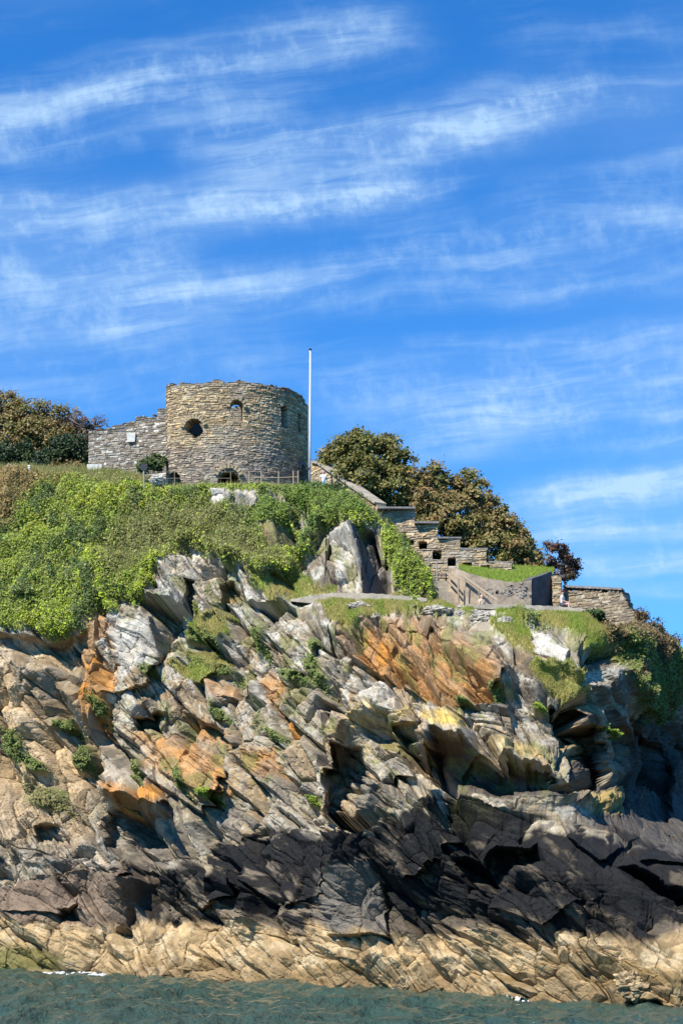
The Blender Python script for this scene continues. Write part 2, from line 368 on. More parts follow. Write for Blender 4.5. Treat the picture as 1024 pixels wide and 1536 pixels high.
# --- broken, bedded rock
black_top = np.interp(A, [-520, 0, 100, 180, 240, 300, 380, 450, 500, 560, 600, 680, 790, 880, 960, 1024, 1560], [1330, 1330, 1318, 1312, 1300, 1290, 1264, 1244, 1258, 1256, 1224, 1216, 1222, 1240, 1266, 1292, 1390])
tan_top = np.interp(A, [-520, 0, 180, 350, 480, 560, 700, 850, 950, 1024, 1560], [1385, 1385, 1392, 1384, 1395, 1402, 1402, 1412, 1424, 1402, 1400])
zang = np.full(A.shape, -45.)
zang = np.where((B < 905) & (A < 490), -74, zang)
zang = np.where((A < 150) & (B > 930), -58, zang)
zang = np.where((A > 770) & (B < 1190), -62, zang)
zang = np.where((A > 490) & (A < 770) & (B > 1070) & (B < 1230), -30, zang)
zang = np.where(B > black_top+wob2, -37, zang)
STR0 = ss(polydist(Aw, Bw, [(505, 925), (640, 922), (730, 960), (775, 1015), (740, 1070), (640, 1055), (560, 1015), (505, 985)]), -8, 12)
zang = np.where(STR0 > .5, -40, zang)
zang = np.radians(zang)
cz, sz = np.cos(zang), np.sin(zang)
wu = .22*fbm(u0*.6, v0*.6, 60, 3)+.5*fbm(u0*.09, v0*.09, 61, 2); wv = .22*fbm(u0*.6, v0*.6, 66, 3)+.5*fbm(u0*.09, v0*.09, 67, 2)
ub = (u0+wu)*cz+(v0+wv)*sz; vb = -(u0+wu)*sz+(v0+wv)*cz      # along bed, across bed
D = np.zeros(A.shape); cells = []
for k, (lu, lv, amp_) in enumerate([(6.4, 3.6, 1.15), (3.2, 1.8, .72), (1.15, .70, .15), (.42, .30, .06)]):
    d, gap, cx, cy, ci, cj = blocks(ub/lu+.37*k, vb/lv+.61*k, 100+k*11)
    crack = np.exp(-(gap/(.035, .06, .10, .12)[k])**2)
    D += amp_*(d+.15)-(.42, .34, .07, .02)[k]*crack*(.25+.75*(h2(ci+cj, cj-ci, 330+k) > .4))
    cells.append((ci, cj, (cx-.37*k)*lu, (cy-.61*k)*lv))
    if k == 0:                             # every big block has its own lie
        dth = (h2(ci, cj, 900)-.5)*math.radians(50)*(1-STR0); mu, mv = cells[0][2], cells[0][3]
        ub, vb = mu+(ub-mu)*np.cos(dth)+(vb-mv)*np.sin(dth), mv-(ub-mu)*np.sin(dth)+(vb-mv)*np.cos(dth)
st2 = vb/.85+.35*fbm(u0*.35, v0*.35, 76, 3); sf2 = st2-np.floor(st2); bk = h2(np.floor(st2).astype(np.int64), np.floor(ub/4.5+h2(np.floor(st2).astype(np.int64), np.floor(st2).astype(np.int64)*0, 78)*9).astype(np.int64), 77)
STR = ss(polydist(Aw, Bw, [(505, 925), (640, 922), (730, 960), (775, 1015), (740, 1070), (640, 1055), (560, 1015), (505, 985)]), -8, 12)
D += (.14+.40*STR)*(bk-.5)-(.14+.16*STR)*np.exp(-(np.minimum(sf2, 1-sf2)/.06)**2)*(bk > .55)
# fine bedding grooves
st = vb/.33+.6*fbm(u0*.6, v0*.6, 70, 3); stf = st-np.floor(st)
D += (.01+.04*h2(np.floor(st).astype(np.int64), (ub/3).astype(np.int64), 71))*(stf-.5)
D += .06*fbm(u0*1.7, v0*1.7, 80, 5)
low = B > black_top
tanz = ss(B-tan_top+14*fbm(u0*.8, v0*.8, 90, 4)+10*(h2(np.floor(vb/.5).astype(np.int64), (ub/2.5).astype(np.int64), 91)-.5), -8, 10)
amp = np.ones(A.shape); amp = np.where(low, .85, amp); amp *= 1-.25*tanz
amp *= 1-.6*ss(A, 430, 470)*(1-ss(A, 880, 900))*ss(B, 880, 892)*(1-ss(B, 925, 945)); amp *= 1+.25*ss(polydist(Aw, Bw, [(488, 795), (565, 795), (590, 892), (500, 890)]), -3, 5); amp *= 1-.42*flat; amp *= 1-.7*und; amp *= 1-.15*((A < 150) & (B > 985) & (B < 1240)); amp *= 1-.8*ss(N0[..., 2], .62, .85)
fol = np.clip(veg+.8*gra+.8*scr+.6*tuf, 0, 1)
# bushy mounds where things grow
f1, f2, *_ = vor(u0/1.5+wu, v0/1.1+wv, 150); mound = np.sqrt(np.clip(1-f1*f1*1.2, 0, 1))
f1b, *_ = vor(u0/.6+wu, v0/.5+wv, 151); moundb = np.sqrt(np.clip(1-f1b*f1b*1.2, 0, 1))
DV = .75*mound+.3*moundb+.5*fbm(u0*.3, v0*.3, 155, 3)
Dt = D*amp*(1-.8*fol)+fol*DV*np.where(gra > .5, .35, 1)
edge = ss(1-t, 0, .03)[:, None]
Dt *= .12+.88*edge
prow = np.interp(A, [436, 470, 500, 560, 600, 640], [899, 892, 889, 890, 893, 897]); pathw = np.exp(-((B-prow)/13)**2)*ss(A, 420, 450)*(1-ss(A, 640, 670))
Dt = Dt*(1-.85*pathw)-.35*pathw
P = P0+N0*Dt[..., None]

# --- the rock's own colours, with shade painted into a few faces
def mixc(c, new, w): return c*(1-w[..., None])+np.asarray(new)*w[..., None]
ci, cj, _, _ = cells[1]; r1 = h2(ci, cj, 500); r2 = h2(ci, cj, 501)
ci2, cj2, _, _ = cells[2]; r3 = h2(ci2, cj2, 502); r4 = h2(ci2, cj2, 503)
ci0, cj0, cx0, cy0 = cells[1]
# centre of each block back in photo rows/columns so a stain ends at the block's edge
za = zang+dth; duc, dvc = cx0-ub, cy0-vb
Ac = A+(duc*np.cos(za)-dvc*np.sin(za))*24; Bc = B-(duc*np.sin(za)+dvc*np.cos(za))*24
pal = np.array([(.26, .215, .14), (.315, .262, .175), (.155, .13, .098), (.385, .325, .235), (.30, .215, .12)])
col = (pal[(r1*5).astype(int) % 5]*.72+pal[(r3*5).astype(int) % 5]*.28)*(.86+.28*r4)[..., None]
up = 1-ss(B, 960, 1180)
lich = fbm(u0*1.3, v0*1.3, 510, 6, .6)+.16*vn(u0*7, v0*7, 515)+.10*vn(u0*13, v0*13, 516)
col = mixc(col, (.47, .445, .37), ss(lich+.16*up-.14+.30*(r2-.5), .0, .2)*(.35+.40*up))
col = mixc(col, (.115, .10, .085), ss(fbm(u0*2.1, v0*2.1, 520, 5, .6)+.25*(r4-.5), .10, .30)*.65)
col = mixc(col, (.05, .046, .042), ss(A+60*(r1-.5), 875, 915)*ss(B+60*(r3-.5), 1050, 1100)*.85)  # deep shade of the right-hand face painted into the albedo
left = ss(165-A+25*fbm(u0*.4, v0*.4, 530), 0, 50)*ss(B, 950, 990)*(1-ss(B, 1230, 1300))
col = mixc(col, np.array((.38, .265, .14))*(.55+.9*r1)[..., None], left*(.45+.35*r4))
crag = ss(polydist(Aw, Bw, [(518, 796), (562, 806), (584, 850), (586, 892), (546, 892), (534, 840)]), -3, 5)
col = mixc(col, (.12, .115, .115), crag*.8)  # right-turned crag face: its shade painted in as dark slate grey
col = mixc(col, np.array((.24, .155, .085))*(.6+.8*r3)[..., None], STR*.8)
ORANGE = [([(118, 1000), (166, 1000), (168, 1082), (122, 1088)], .9), ([(512, 968), (560, 962), (605, 985), (590, 1015), (550, 1010)], .95), ([(560, 945), (640, 975), (735, 1000), (748, 1040), (705, 1070), (620, 1042), (600, 1000)], .55),
 ([(205, 1095), (265, 1092), (345, 1150), (335, 1192), (300, 1190), (225, 1150)], .65), ([(250, 1062), (345, 1098), (348, 1140), (300, 1112)], .9), ([(330, 1025), (375, 1020), (382, 1050), (340, 1055)], .6), ([(398, 1012), (425, 1036), (410, 1056), (395, 1040)], .85),
 ([(425, 1046), (452, 1046), (452, 1078), (428, 1080)], .85), ([(380, 1128), (430, 1132), (432, 1166), (388, 1164)], .75), ([(160, 1175), (240, 1192), (218, 1226), (178, 1205)], .95), ([(140, 930), (165, 920), (165, 1000), (120, 1000)], .45), ([(560, 930), (640, 935), (640, 965), (565, 960)], .4), ([(330, 885), (345, 890), (345, 915), (332, 915)], .7)]
orange = np.zeros(A.shape)
for Pp, w in ORANGE:
    orange = np.maximum(orange, w*ss(polydist(.45*Ac+.55*Aw, .45*Bc+.55*Bw, Pp), -6, 6))
ora = np.where((r4 > .5)[..., None], np.array((.44, .20, .045)), np.array((.36, .19, .07)))
ow = np.clip(orange*(1+.5*fbm(u0*1.5, v0*1.5, 540, 4)), 0, 1)
col = col*(1-ow[..., None])+ora*ow[..., None]
WHITE = [ROCKY[0], ROCKY[1], ROCKY[3], [(788, 943), (815, 945), (852, 985), (846, 1004), (800, 985)], [(240, 880), (262, 870), (300, 950), (290, 980), (262, 960)], [(165, 940), (225, 925), (235, 1000), (180, 1020)], [(355, 880), (400, 875), (405, 905), (360, 905)], [(490, 800), (515, 795), (530, 830), (515, 870), (500, 850)], [(245, 950), (300, 1010), (300, 1045), (250, 985)]]
wh = np.zeros(A.shape)
for Pp in WHITE: wh = np.maximum(wh, ss(polydist(Aw, Bw, Pp), -4, 6))
col = mixc(col, (.52, .49, .42), wh*.75*(.6+.4*r3))
blk = ss(B-black_top+14*fbm(u0*.7, v0*.7, 550, 5)+26*(r1-.5)+18*(r3-.5), -5, 8)
bl = np.array((.0098, .0088, .0075))*(1+1.6*np.clip(r3-.6, 0, 1)+1.2*np.clip(fbm(u0*1.6, v0*1.6, 555, 5), 0, 1))[..., None]*(.7+.6*r1)[..., None]
bl = mixc(bl, (.25, .20, .14), ss(fbm(ub*.35, vb*1.1, 560, 5, .6)+.35*ss(B-tan_top, -70, -5)-.12, .14, .42)*(.6-.25*ss(A, 480, 560)))
bl = mixc(bl, (.20, .145, .10), (1-ss(A, 150, 250))*.85)
bl = mixc(bl, (.15, .13, .105), ss(polydist(Aw, Bw, [(470, 1310), (565, 1290), (585, 1405), (478, 1405)]), -6, 10)*.9)
col = col*(1-blk[..., None])+bl*blk[..., None]
tb = np.array((.35, .245, .125))*(.6+.7*r3)[..., None]
tb = mixc(tb, (.47, .37, .225), ss(fbm(u0*1.1, v0*1.1, 570, 5, .6), .05, .35)*.7)
tb = mixc(tb, (.19, .125, .05), ss(fbm(u0*.5+9, v0*1.2, 575, 4), .1, .35)*ss(B, 1425, 1450)*.8)
tb = mixc(tb, (.17, .115, .055), ss(B-np.interp(A, [0, 500, 1024], [1432, 1455, 1476])+22*fbm(u0*.9, v0*.9, 576, 4), -6, 14)*.6)
tb = mixc(tb, (.13, .125, .035), ss(polydist(Aw, Bw, [(-10, 1418), (60, 1420), (110, 1440), (90, 1460), (-10, 1462)]), -6, 12)*.75)
col = col*(1-tanz[..., None])+tb*tanz[..., None]
YEL = [[(636, 1086), (665, 1070), (697, 1076), (692, 1096), (655, 1100)], [(722, 1106), (830, 1124), (875, 1152), (830, 1144), (740, 1128)], [(868, 1192), (918, 1194), (935, 1228), (885, 1222)], [(518, 1078), (560, 1058), (585, 1070), (530, 1090)], [(600, 1050), (640, 1075), (600, 1080)], [(680, 1183), (720, 1195), (690, 1205)]]
yel = np.zeros(A.shape)
for Pp in YEL: yel = np.maximum(yel, ss(polydist(Aw, Bw, Pp), -5, 6))
yel = yel*np.where((A > 630) & (A < 705), .95, .5)
yel = np.maximum(yel, .30*ss(fbm(u0*1.2+4, v0*1.2, 580, 5, .6), .2, .42)*ss(A, 450, 520)*(1-ss(A, 870, 900))*ss(B, 1040, 1080)*(1-ss(B, 1190, 1230)))
col = mixc(col, (.56, .40, .10), yel*(.55+.45*r3)*(1-und)); col = mixc(col, (.075, .06, .046), und*.85)  # no lichen under the overhang; its shade is painted in as dark brown
mossy = ss(fbm(u0*.9, v0*.9, 590, 5), .12, .3)*.6*(1-ss(B, 1150, 1250))*ss(A, 150, 260)*(1-ss(A, 860, 900))
col = mixc(col, (.16, .165, .05), mossy)
col = mixc(col, (.10, .12, .03), tuf*.85)
gcol = np.array((.10, .125, .03))*(.7+.6*moundb)[..., None]
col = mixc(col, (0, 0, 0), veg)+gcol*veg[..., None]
col = mixc(col, (.30, .32, .08), gra*.95); col = mixc(col, (.10, .085, .035), scr*.9)
col = np.clip(col, .015, .8)

# --- ground behind the crest, so that the headland is a body and not a card
back = []
rise = np.interp(cols, [-520, 120, 560, 600, 660, 900, 960, 1560], [4, 1.0, .5, 1, 3, 1.2, 0, 0])
Pc = P[-1]
for (dy, rz) in [(.8, .05), (2, .1), (4, .2), (7, .55), (11, 1), (18, 1.1), (30, .5), (50, -1.5), (80, -8), (120, -30)]:
    q = Pc.copy(); q[:, 0] *= 1+dy/110; q[:, 1] += dy; q[:, 2] += rise*min(rz, 1.1)-(0 if rz > 0 else -rz)-.25+.4*fbm(cols/60+dy, cols*0+dy, 610)
    q[:, 2] = np.maximum(q[:, 2], -6)
    back.append(q)
PB = np.stack(back); NBk = len(back)
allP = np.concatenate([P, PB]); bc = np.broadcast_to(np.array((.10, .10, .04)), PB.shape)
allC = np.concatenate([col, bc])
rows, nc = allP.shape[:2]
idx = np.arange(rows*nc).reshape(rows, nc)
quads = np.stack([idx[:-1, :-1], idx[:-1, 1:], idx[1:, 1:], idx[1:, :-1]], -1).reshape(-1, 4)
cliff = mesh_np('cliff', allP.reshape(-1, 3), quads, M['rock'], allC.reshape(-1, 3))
tag(cliff, 'broken slate headland with pale upper ledges, black band and tan tide zone above the sea', 'cliff', kind='structure')

colsA = cols; tB = t
def at(px, py):                           # point and normal of the cliff face where bearing px / elevation py meet it
    px = np.atleast_1d(np.asarray(px, float)); py = np.atleast_1d(np.asarray(py, float))
    j = np.clip(np.interp(px, colsA, np.arange(len(colsA))), 0, len(colsA)-1.001).astype(int)
    tt = (1548-py)/(1548-cr[j]); i = np.clip(tt*(NR-1), 0, NR-1).astype(int)
    return P[i, j], N0[i, j], i, j
# ================================================================== MASONRY WALLS
def resample(pts, step, smooth=False):
    p = np.array(pts, float)
    if smooth:
        q = [p[0]*2-p[1]]+list(p)+[p[-1]*2-p[-2]]; out = []
        for k in range(1, len(q)-2):
            for f in np.linspace(0, 1, 24, endpoint=False):
                out.append(.5*(2*q[k]+(q[k+1]-q[k-1])*f+(2*q[k-1]-5*q[k]+4*q[k+1]-q[k+2])*f*f+(3*q[k]-q[k-1]-3*q[k+1]+q[k+2])*f**3))
        p = np.array(out+[p[-1]])
    s = np.concatenate([[0], np.cumsum(np.linalg.norm(np.diff(p, axis=0), axis=1))])
    n = max(2, int(s[-1]/step)+1); ss_ = np.linspace(0, s[-1], n)
    return np.stack([np.interp(ss_, s, p[:, 0]), np.interp(ss_, s, p[:, 1])], -1), ss_
TOWER_PAL = [(0000.567, 0000.402, 0000.215), (0000.496, 0000.350, 0000.191), (0000.620, 0000.496, 0000.291), (0000.368, 0000.265, 0000.154), (0000.567, 0000.422, 0000.253), (0000.297, 0000.224, 0000.154), (0000.609, 0000.415, 0000.204), (0000.453, 0000.343, 0000.223)]
GREY_PAL = [(.33, .29, .235), (.24, .21, .175), (.42, .385, .32), (.19, .165, .14), (.56, .53, .46), (.30, .245, .19), (.27, .25, .23)]
def stones(S, Z, seed, ch, ln, pal):
    """irregular coursed rubble: colour and how far each stone stands out"""
    rs = np.random.default_rng(seed)
    h = rs.uniform(ch[0], ch[1], 400); e = np.concatenate([[0], np.cumsum(h)])
    Zq = Z+.07*vn(S*.9, Z*1.3, seed)+.03*vn(S*3.1, Z*3.1, seed+1)
    k = np.clip(np.searchsorted(e, Zq-Z.min()+.2)-1, 0, 398)
    dz = np.minimum(Zq-Z.min()+.2-e[k], e[k+1]-(Zq-Z.min()+.2))
    L = ln*(.75+.5*h2(k, k*0, seed+2)); q = S/L+h2(k, k*0+1, seed+3)*7+.06*vn(S*4, Z*4, seed+4)
    i = np.floor(q).astype(np.int64)
    def edge(m): return m+.36*(h2(m, k, seed+5)-.5)*2
    lo = edge(i); i = np.where(q < lo, i-1, i); hi = edge(i+1); i = np.where(q > hi, i+1, i)
    lo = edge(i); hi = edge(i+1); ds = np.minimum(q-lo, hi-q)*L
    d = np.minimum(dz, ds); r = h2(i, k, seed+6); r2 = h2(i, k, seed+7); r3 = h2(i, k, seed+8)
    pal = np.array(pal); col = pal[(r*len(pal)).astype(int) % len(pal)]*(.72+.56*r2)[..., None]
    m = d < .022
    col = np.where(m[..., None], np.array((.24, .19, .12))*.8, col)
    disp = np.where(m, -.022, .05*(r3-.35)+.02*vn(S*6, Z*6, seed+9))
    return col, disp, (i, k)
def masonry(name, plan, z0, top, thick, seed, pal, root=None, step=.055, zmax=None, ch=(.11, .24), ln=.5, holes=(), smooth=False, stain=None, ragged=.12):
    """plan runs left to right seen from the sea; top(s)->height; holes: list of f(S,Z)->bool"""
    p, s = resample(plan, step, smooth)
    tx = np.gradient(p, axis=0); tx /= np.linalg.norm(tx, axis=1, keepdims=True); nrm = np.stack([tx[:, 1], -tx[:, 0]], -1)
    z = np.arange(z0, zmax, step); S, Z = np.meshgrid(s, z)
    col, disp, (si, sk) = stones(S, Z, seed, ch, ln, pal)
    tp = top(s)[None, :]+ragged*2*(h2(si, sk, seed+20)-.6)
    keep = Z < tp
    for hf in holes: keep &= ~hf(S, Z)
    keep = keep[:-1, :-1] & keep[1:, 1:]
    if stain is not None: col = stain(col, S, Z)
    ox = p[None, :, 0]+nrm[None, :, 0]*disp; oy = p[None, :, 1]+nrm[None, :, 1]*disp
    di = np.roll(disp, 13, 1)
    ix = p[None, :, 0]-nrm[None, :, 0]*(thick+di); iy = p[None, :, 1]-nrm[None, :, 1]*(thick+di)
    nz, ns = S.shape; N = nz*ns
    V = np.concatenate([np.stack([ox, oy, Z], -1).reshape(-1, 3), np.stack([ix, iy, Z], -1).reshape(-1, 3)])
    I = np.arange(N).reshape(nz, ns)
    a, b, c, d = I[:-1, :-1], I[:-1, 1:], I[1:, 1:], I[1:, :-1]
    q = [np.stack([a[keep], b[keep], c[keep], d[keep]], -1), np.stack([a[keep], d[keep], c[keep], b[keep]], -1)+N]
    K = np.pad(keep, 1)
    for (dj, di_, e0, e1) in ((-1, 0, a, b), (1, 0, c, d), (0, -1, d, a), (0, 1, b, c)):
        bd = keep & ~K[1+dj:K.shape[0]-1+dj, 1+di_:K.shape[1]-1+di_]
        q.append(np.stack([e0[bd], e0[bd]+N, e1[bd]+N, e1[bd]], -1))
    Q = np.concatenate(q); us = np.unique(Q); mp = np.zeros(2*N, np.int64); mp[us] = np.arange(len(us))
    cc = np.concatenate([col.reshape(-1, 3), np.roll(col, 13, 1).reshape(-1, 3)])
    o = mesh_np(name, V[us], mp[Q], M['masonry'], np.clip(cc[us], .012, .8))
    if root: under(o, root)
    return o, p, s, nrm
def zt(py, Y): return CH+(HZ-py)/F*Y
def xt(px, Y): return (px-512)/F*Y

# ---- round tower
root = thing('round_tower', 'roofless round rubble stone tower with arched openings on top of the headland', 'tower', (-7.5, 117, 32.0))
plan = [(-12.5, 122.6), (-12.45, 117.5), (-12.3, 113.4), (-11.7, 112.45), (-10.2, 112.05), (-8.3, 111.85), (-6.3, 112.1), (-4.6, 112.95), (-3.3, 114.3), (-2.55, 116.0), (-2.35, 117.8), (-2.7, 119.9), (-4.2, 121.9), (-6.8, 122.9), (-9.6, 123.0), (-12.2, 122.9)]
pp, sS = resample(plan, .055, True)
def s_at(px):                             # arc length where the near wall has this bearing
    b = pp[:, 0]/pp[:, 1]*F+512; k = [i for i in range(len(b)) if pp[i, 1] < 118 and sS[i] > 8.3]
    return float(sS[min(k, key=lambda i: abs(b[i]-px))])
def y_at(s): return float(np.interp(s, sS, pp[:, 1]))
def arch(px, ptop, pbot, wpx):
    s0 = s_at(px); Yv = y_at(s0); zb, zt_ = zt(pbot, Yv), zt(ptop, Yv); w = wpx/F*Yv/2
    return lambda S, Z: (abs(S-s0) < w) & (Z > zb) & ((Z < zt_-w) | (((S-s0)**2+(Z-(zt_-w))**2) < w*w))
def roundhole(px, py, rpx):
    s0 = s_at(px); Yv = y_at(s0); z0 = zt(py, Yv); r = rpx/F*Yv
    return lambda S, Z: (((S-s0)**2+(Z-z0)**2) < r*r) & ~((S < s0-r*.15) & (Z < z0-r*.1-(S-s0+r)*.55))
def lowarch(px, ptop, pbot, wpx):
    s0 = s_at(px); Yv = y_at(s0); zb, z1 = zt(pbot, Yv), zt(ptop, Yv); w = wpx/F*Yv/2
    return lambda S, Z: (Z < zb+(z1-zb)*np.sqrt(np.clip(1-((S-s0)/w)**2, 0, 1))) & (Z > zb-1.0) & (abs(S-s0) < w)
OPEN = [roundhole(291, 643, 14), arch(355, 601, 631, 19), arch(427, 608, 642, 14), arch(449, 620, 648, 9), lowarch(260, 708, 724, 24), lowarch(343, 707, 724, 32), arch(453, 698, 728, 15), arch(249, 613, 622, 4)]
ztop = zt(571, 112)
def tower_top(s):
    return ztop+.12*vn(s*.5, s*0, 5)+.10*vn(s*1.7, s*0, 6)-.25*ss(s, 19.0, 22.5)*(1-ss(s, 26, 28))+1.2*ss(s, 27.5, 30)*(1-ss(s, 37, 38))
def tower_stain(col, S, Z):
    w = ss(36.0-Z+1.6*fbm(S*.5, Z*.7, 31, 4), -.6, 1.0)
    w = w*.7
    col = col*(1-.75*w[..., None])+(col.mean(-1, keepdims=True)*np.array((.90, .82, .76))*.78+.02)*(.75*w[..., None])
    cap = ss(Z-(ztop-.45)+.3*fbm(S*.8, Z, 33, 3), -.1, .3); col = col*(1-.55*cap[..., None])+np.array((.13, .115, .095))*.55*cap[..., None]
    g = ss(fbm(S*.45, Z*.6, 35, 5), .12, .4)*.25
    return col*(1-g[..., None])+np.array((.42, .40, .34))*g[..., None]
masonry('wall', plan, 32.0, tower_top, 1.05, 21, TOWER_PAL, root, zmax=43.2, holes=OPEN, smooth=True, stain=tower_stain, ch=(.085, .185), ln=.42, ragged=.10)
# invented slab and wall, added inside to keep the lower openings dark
mb = MB(); mb.tube([(-7.4, 117.5, 35.9), (-7.4, 117.5, 36.2)], 4.1, 24); mb.build('blocker_slab', M['concrete'], root)
mb = MB(); mb.box((-9.3, 115.6, 37.1), (4.6, .5, 3.4)); mb.build('blocker_wall', M['concrete'], root)
def voussoirs(px, py, rpx, a0, a1, n, depth=.34):
    s0 = s_at(px); Yv = y_at(s0); z0 = zt(py, Yv); r = rpx/F*Yv
    i = int(np.argmin(abs(sS-s0))); tx = pp[i+1]-pp[i-1]; tx /= np.linalg.norm(tx); nn = np.array((tx[1], -tx[0], 0)); t3 = np.array((tx[0], tx[1], 0))
    out = []
    for q in np.linspace(math.radians(a0), math.radians(a1), n):
        mb = MB(); out.append(mb); rad = t3*math.cos(q)+np.array((0, 0, 1))*math.sin(q); tan = np.cross(nn, rad)
        c = np.array((pp[i, 0], pp[i, 1], z0))+nn*.0+rad*(r+depth/2+.02)
        mb.box(c, (r*math.radians(abs(a1-a0))/n*.9+.02, .26, depth*random.uniform(.8, 1.15)), tan, nn, rad)
    return out
M['arch'] = stone_mat('arch_stone', (.40, .32, .20), .7, 1.25, 2.5, 9, .3)
M['arch_grey'] = stone_mat('arch_stone_grey', (.25, .235, .22), .7, 1.25, 2.5, 9, .3)
for mb in voussoirs(291, 643, 14, 20, 165, 11): mb.build('arch_stone', M['arch'], root)
for mb in voussoirs(355, 610, 9.5, 5, 175, 7, .22): mb.build('arch_stone', M['arch'], root)
for mb in voussoirs(343, 719, 16, 25, 155, 9, .30): mb.build('arch_stone', M['arch'], root)
for mb in voussoirs(453, 706, 8, -10, 190, 11, .22): mb.build('door_surround_stone', M['arch_grey'], root)

# ---- curtain wall left of the tower
root = thing('curtain_wall', 'grey rubble curtain wall with a white panel, stepping up to the left of the tower', 'stone wall', (-15, 116, 33.5))
pl = [(xt(133, 117.2), 117.2), (xt(190, 116.4), 116.4), (xt(250, 115.4), 115.4)]
_, sc_ = resample(pl, .055); Lc = sc_[-1]
def ctop(s):
    f = s/Lc*117+133
    return np.where(f < 168, zt(642, 117), np.where(f < 203, zt(634, 116.5), np.where(f < 236, zt(624.5, 116), zt(611, 115.6))))+.08*vn(s*2, s*0, 8)
masonry('wall', pl, 33.5, ctop, .9, 41, GREY_PAL, root, zmax=40.6, ch=(.09, .21), ln=.42, ragged=.12,
        stain=lambda c, S, Z: c*(1-.35*ss(Z-(ctop(S[0])[None, :]-.55), 0, .2))[..., None])
mb = MB(); c = W(197.5, 657, 116.25); mb.box(c+np.array((0, -.03, 0)), (.52, .24, .62), (1, -.10, 0), (.1, 1, 0), taper=1.25); mb.build('stone_panel', M['panel'], root)
mb = MB(); c = W(143, 707, 117.0); mb.box(c, (1.1, .5, .9)); mb.build('footing', M['panel'], root)

# ---- sloping revetment right of the tower
root = thing('sloping_wall', 'sloping rubble stair wall with a pale coping running down from the tower', 'stone wall', (0, 110, 27))
pl = [(xt(466, 114.4), 114.4), (xt(505, 111.5), 111.5), (xt(570, 107.2), 107.2)]
_, sv = resample(pl, .055); Lv = sv[-1]
def vtop(s): return np.interp(s/Lv, [0, .08, .35, 1], [zt(694, 114.4), zt(694, 114), zt(711, 111.8), zt(760, 107.2)])
def slope_stain(c, S, Z): return c*.85+np.array((.42, .33, .22))*.15
o, pR, sR, nR = masonry('wall', pl, 27.0, vtop, .8, 51, TOWER_PAL+GREY_PAL[:3], root, zmax=36.2, ragged=.06, stain=slope_stain)
hs = vtop(sR)
for k in range(4, len(sR)-16, 16):
    a = np.array((pR[k, 0], pR[k, 1], hs[k])); b = np.array((pR[k+15, 0], pR[k+15, 1], hs[k+15])); ax = b-a; l = np.linalg.norm(ax); ax /= l
    nn = np.array((nR[k, 0], nR[k, 1], 0)); mb = MB(); mb.box((a+b)/2-nn*.36+np.array((0, 0, .05)), (l, 1.0, .13), ax, -nn, np.cross(ax, -nn)); mb.build('coping_stone', M['path'], root)

# ---- stepped wall with loopholes
root = thing('stepped_wall', 'stepped slate wall with square loopholes descending towards the gun battery', 'stone wall', (7, 106, 22.5))
pl = [(xt(560, 106.6), 106.6), (xt(650, 106.2), 106.2), (xt(772, 105.6), 105.6)]
_, st_ = resample(pl, .055); Lt = st_[-1]
STEP = [(0, 622, 763), (622, 657, 785), (657, 691, 808), (691, 730, 825), (730, 768, 845), (768, 900, 856)]
def spx(s): return 560+s/Lt*212
def stop(s):
    f = spx(s); r = np.zeros(s.shape)
    for a, b, y in STEP: r = np.where((f >= a) & (f < b), zt(y, 106.1), r)
    return r
def sq(px, py, w=11, h=12):
    s0 = (px-560)/212*Lt; z0 = zt(py, 106.1); a = w/F*106/2; b = h/F*106/2
    return lambda S, Z: (abs(S-s0) < a) & (abs(Z-z0) < b)
LOOP = [sq(615, 812, 10, 8), sq(634, 817, 11, 11), sq(655, 832, 12, 12), sq(677, 843, 11, 11), sq(700, 848, 13, 7), sq(727, 853, 12, 6), sq(649, 864, 9, 17)]
def step_stain(c, S, Z):
    g = ss(fbm(S*.5, Z*.8, 36, 4), .0, .4)[..., None]*.5
    return c*(1-g)+np.array((.40, .34, .26))*g
masonry('wall', pl, 22.5, stop, .75, 61, TOWER_PAL+[(.40, .35, .27), (.44, .38, .28)], root, zmax=31.2, holes=LOOP, ragged=.03, stain=step_stain, ch=(.10, .20), ln=.6)
for a, b, y in STEP[:5]:
    a = max(a, 566); x0, x1 = xt(a-1, 106.1), xt(b+1, 106.1); n = max(2, int((x1-x0)/.8))
    for k in range(n):
        u = x0+(x1-x0)*(k+.5)/n; mb = MB(); mb.box((u, 106.5+random.uniform(-.03, .03), zt(y, 106.1)+.05), ((x1-x0)/n*.97, 1.05, .10+random.uniform(0, .04))); mb.build('coping_stone', M['arch_grey'], root)
# front return of that wall, with a few steps in front
root = thing('buttress_wall', 'low rubble pier below the stepped wall beside the stone steps', 'stone wall', (5.9, 104.5, 22))
pl = [(xt(641, 104.4), 104.4), (xt(668, 104.2), 104.2), (xt(671, 105.3), 105.3)]
masonry('wall', pl, 22.0, lambda s: zt(846, 104.3)-.35*s, .7, 71, TOWER_PAL+GREY_PAL[:2], root, zmax=27.2, ragged=.2, ch=(.1, .2))
root = thing('stone_steps', 'short flight of worn stone steps at the foot of the stepped wall', 'steps', (xt(664, 102.6), 102.6, 22.5))
for k in range(4):
    mb = MB(); mb.box((xt(661+k*3.5, 102.8), 103.3-k*.22, zt(870+k*6.5, 102.8)-.45), (.9, .5+.02*k, .9)); mb.build('step', M['path'], root)

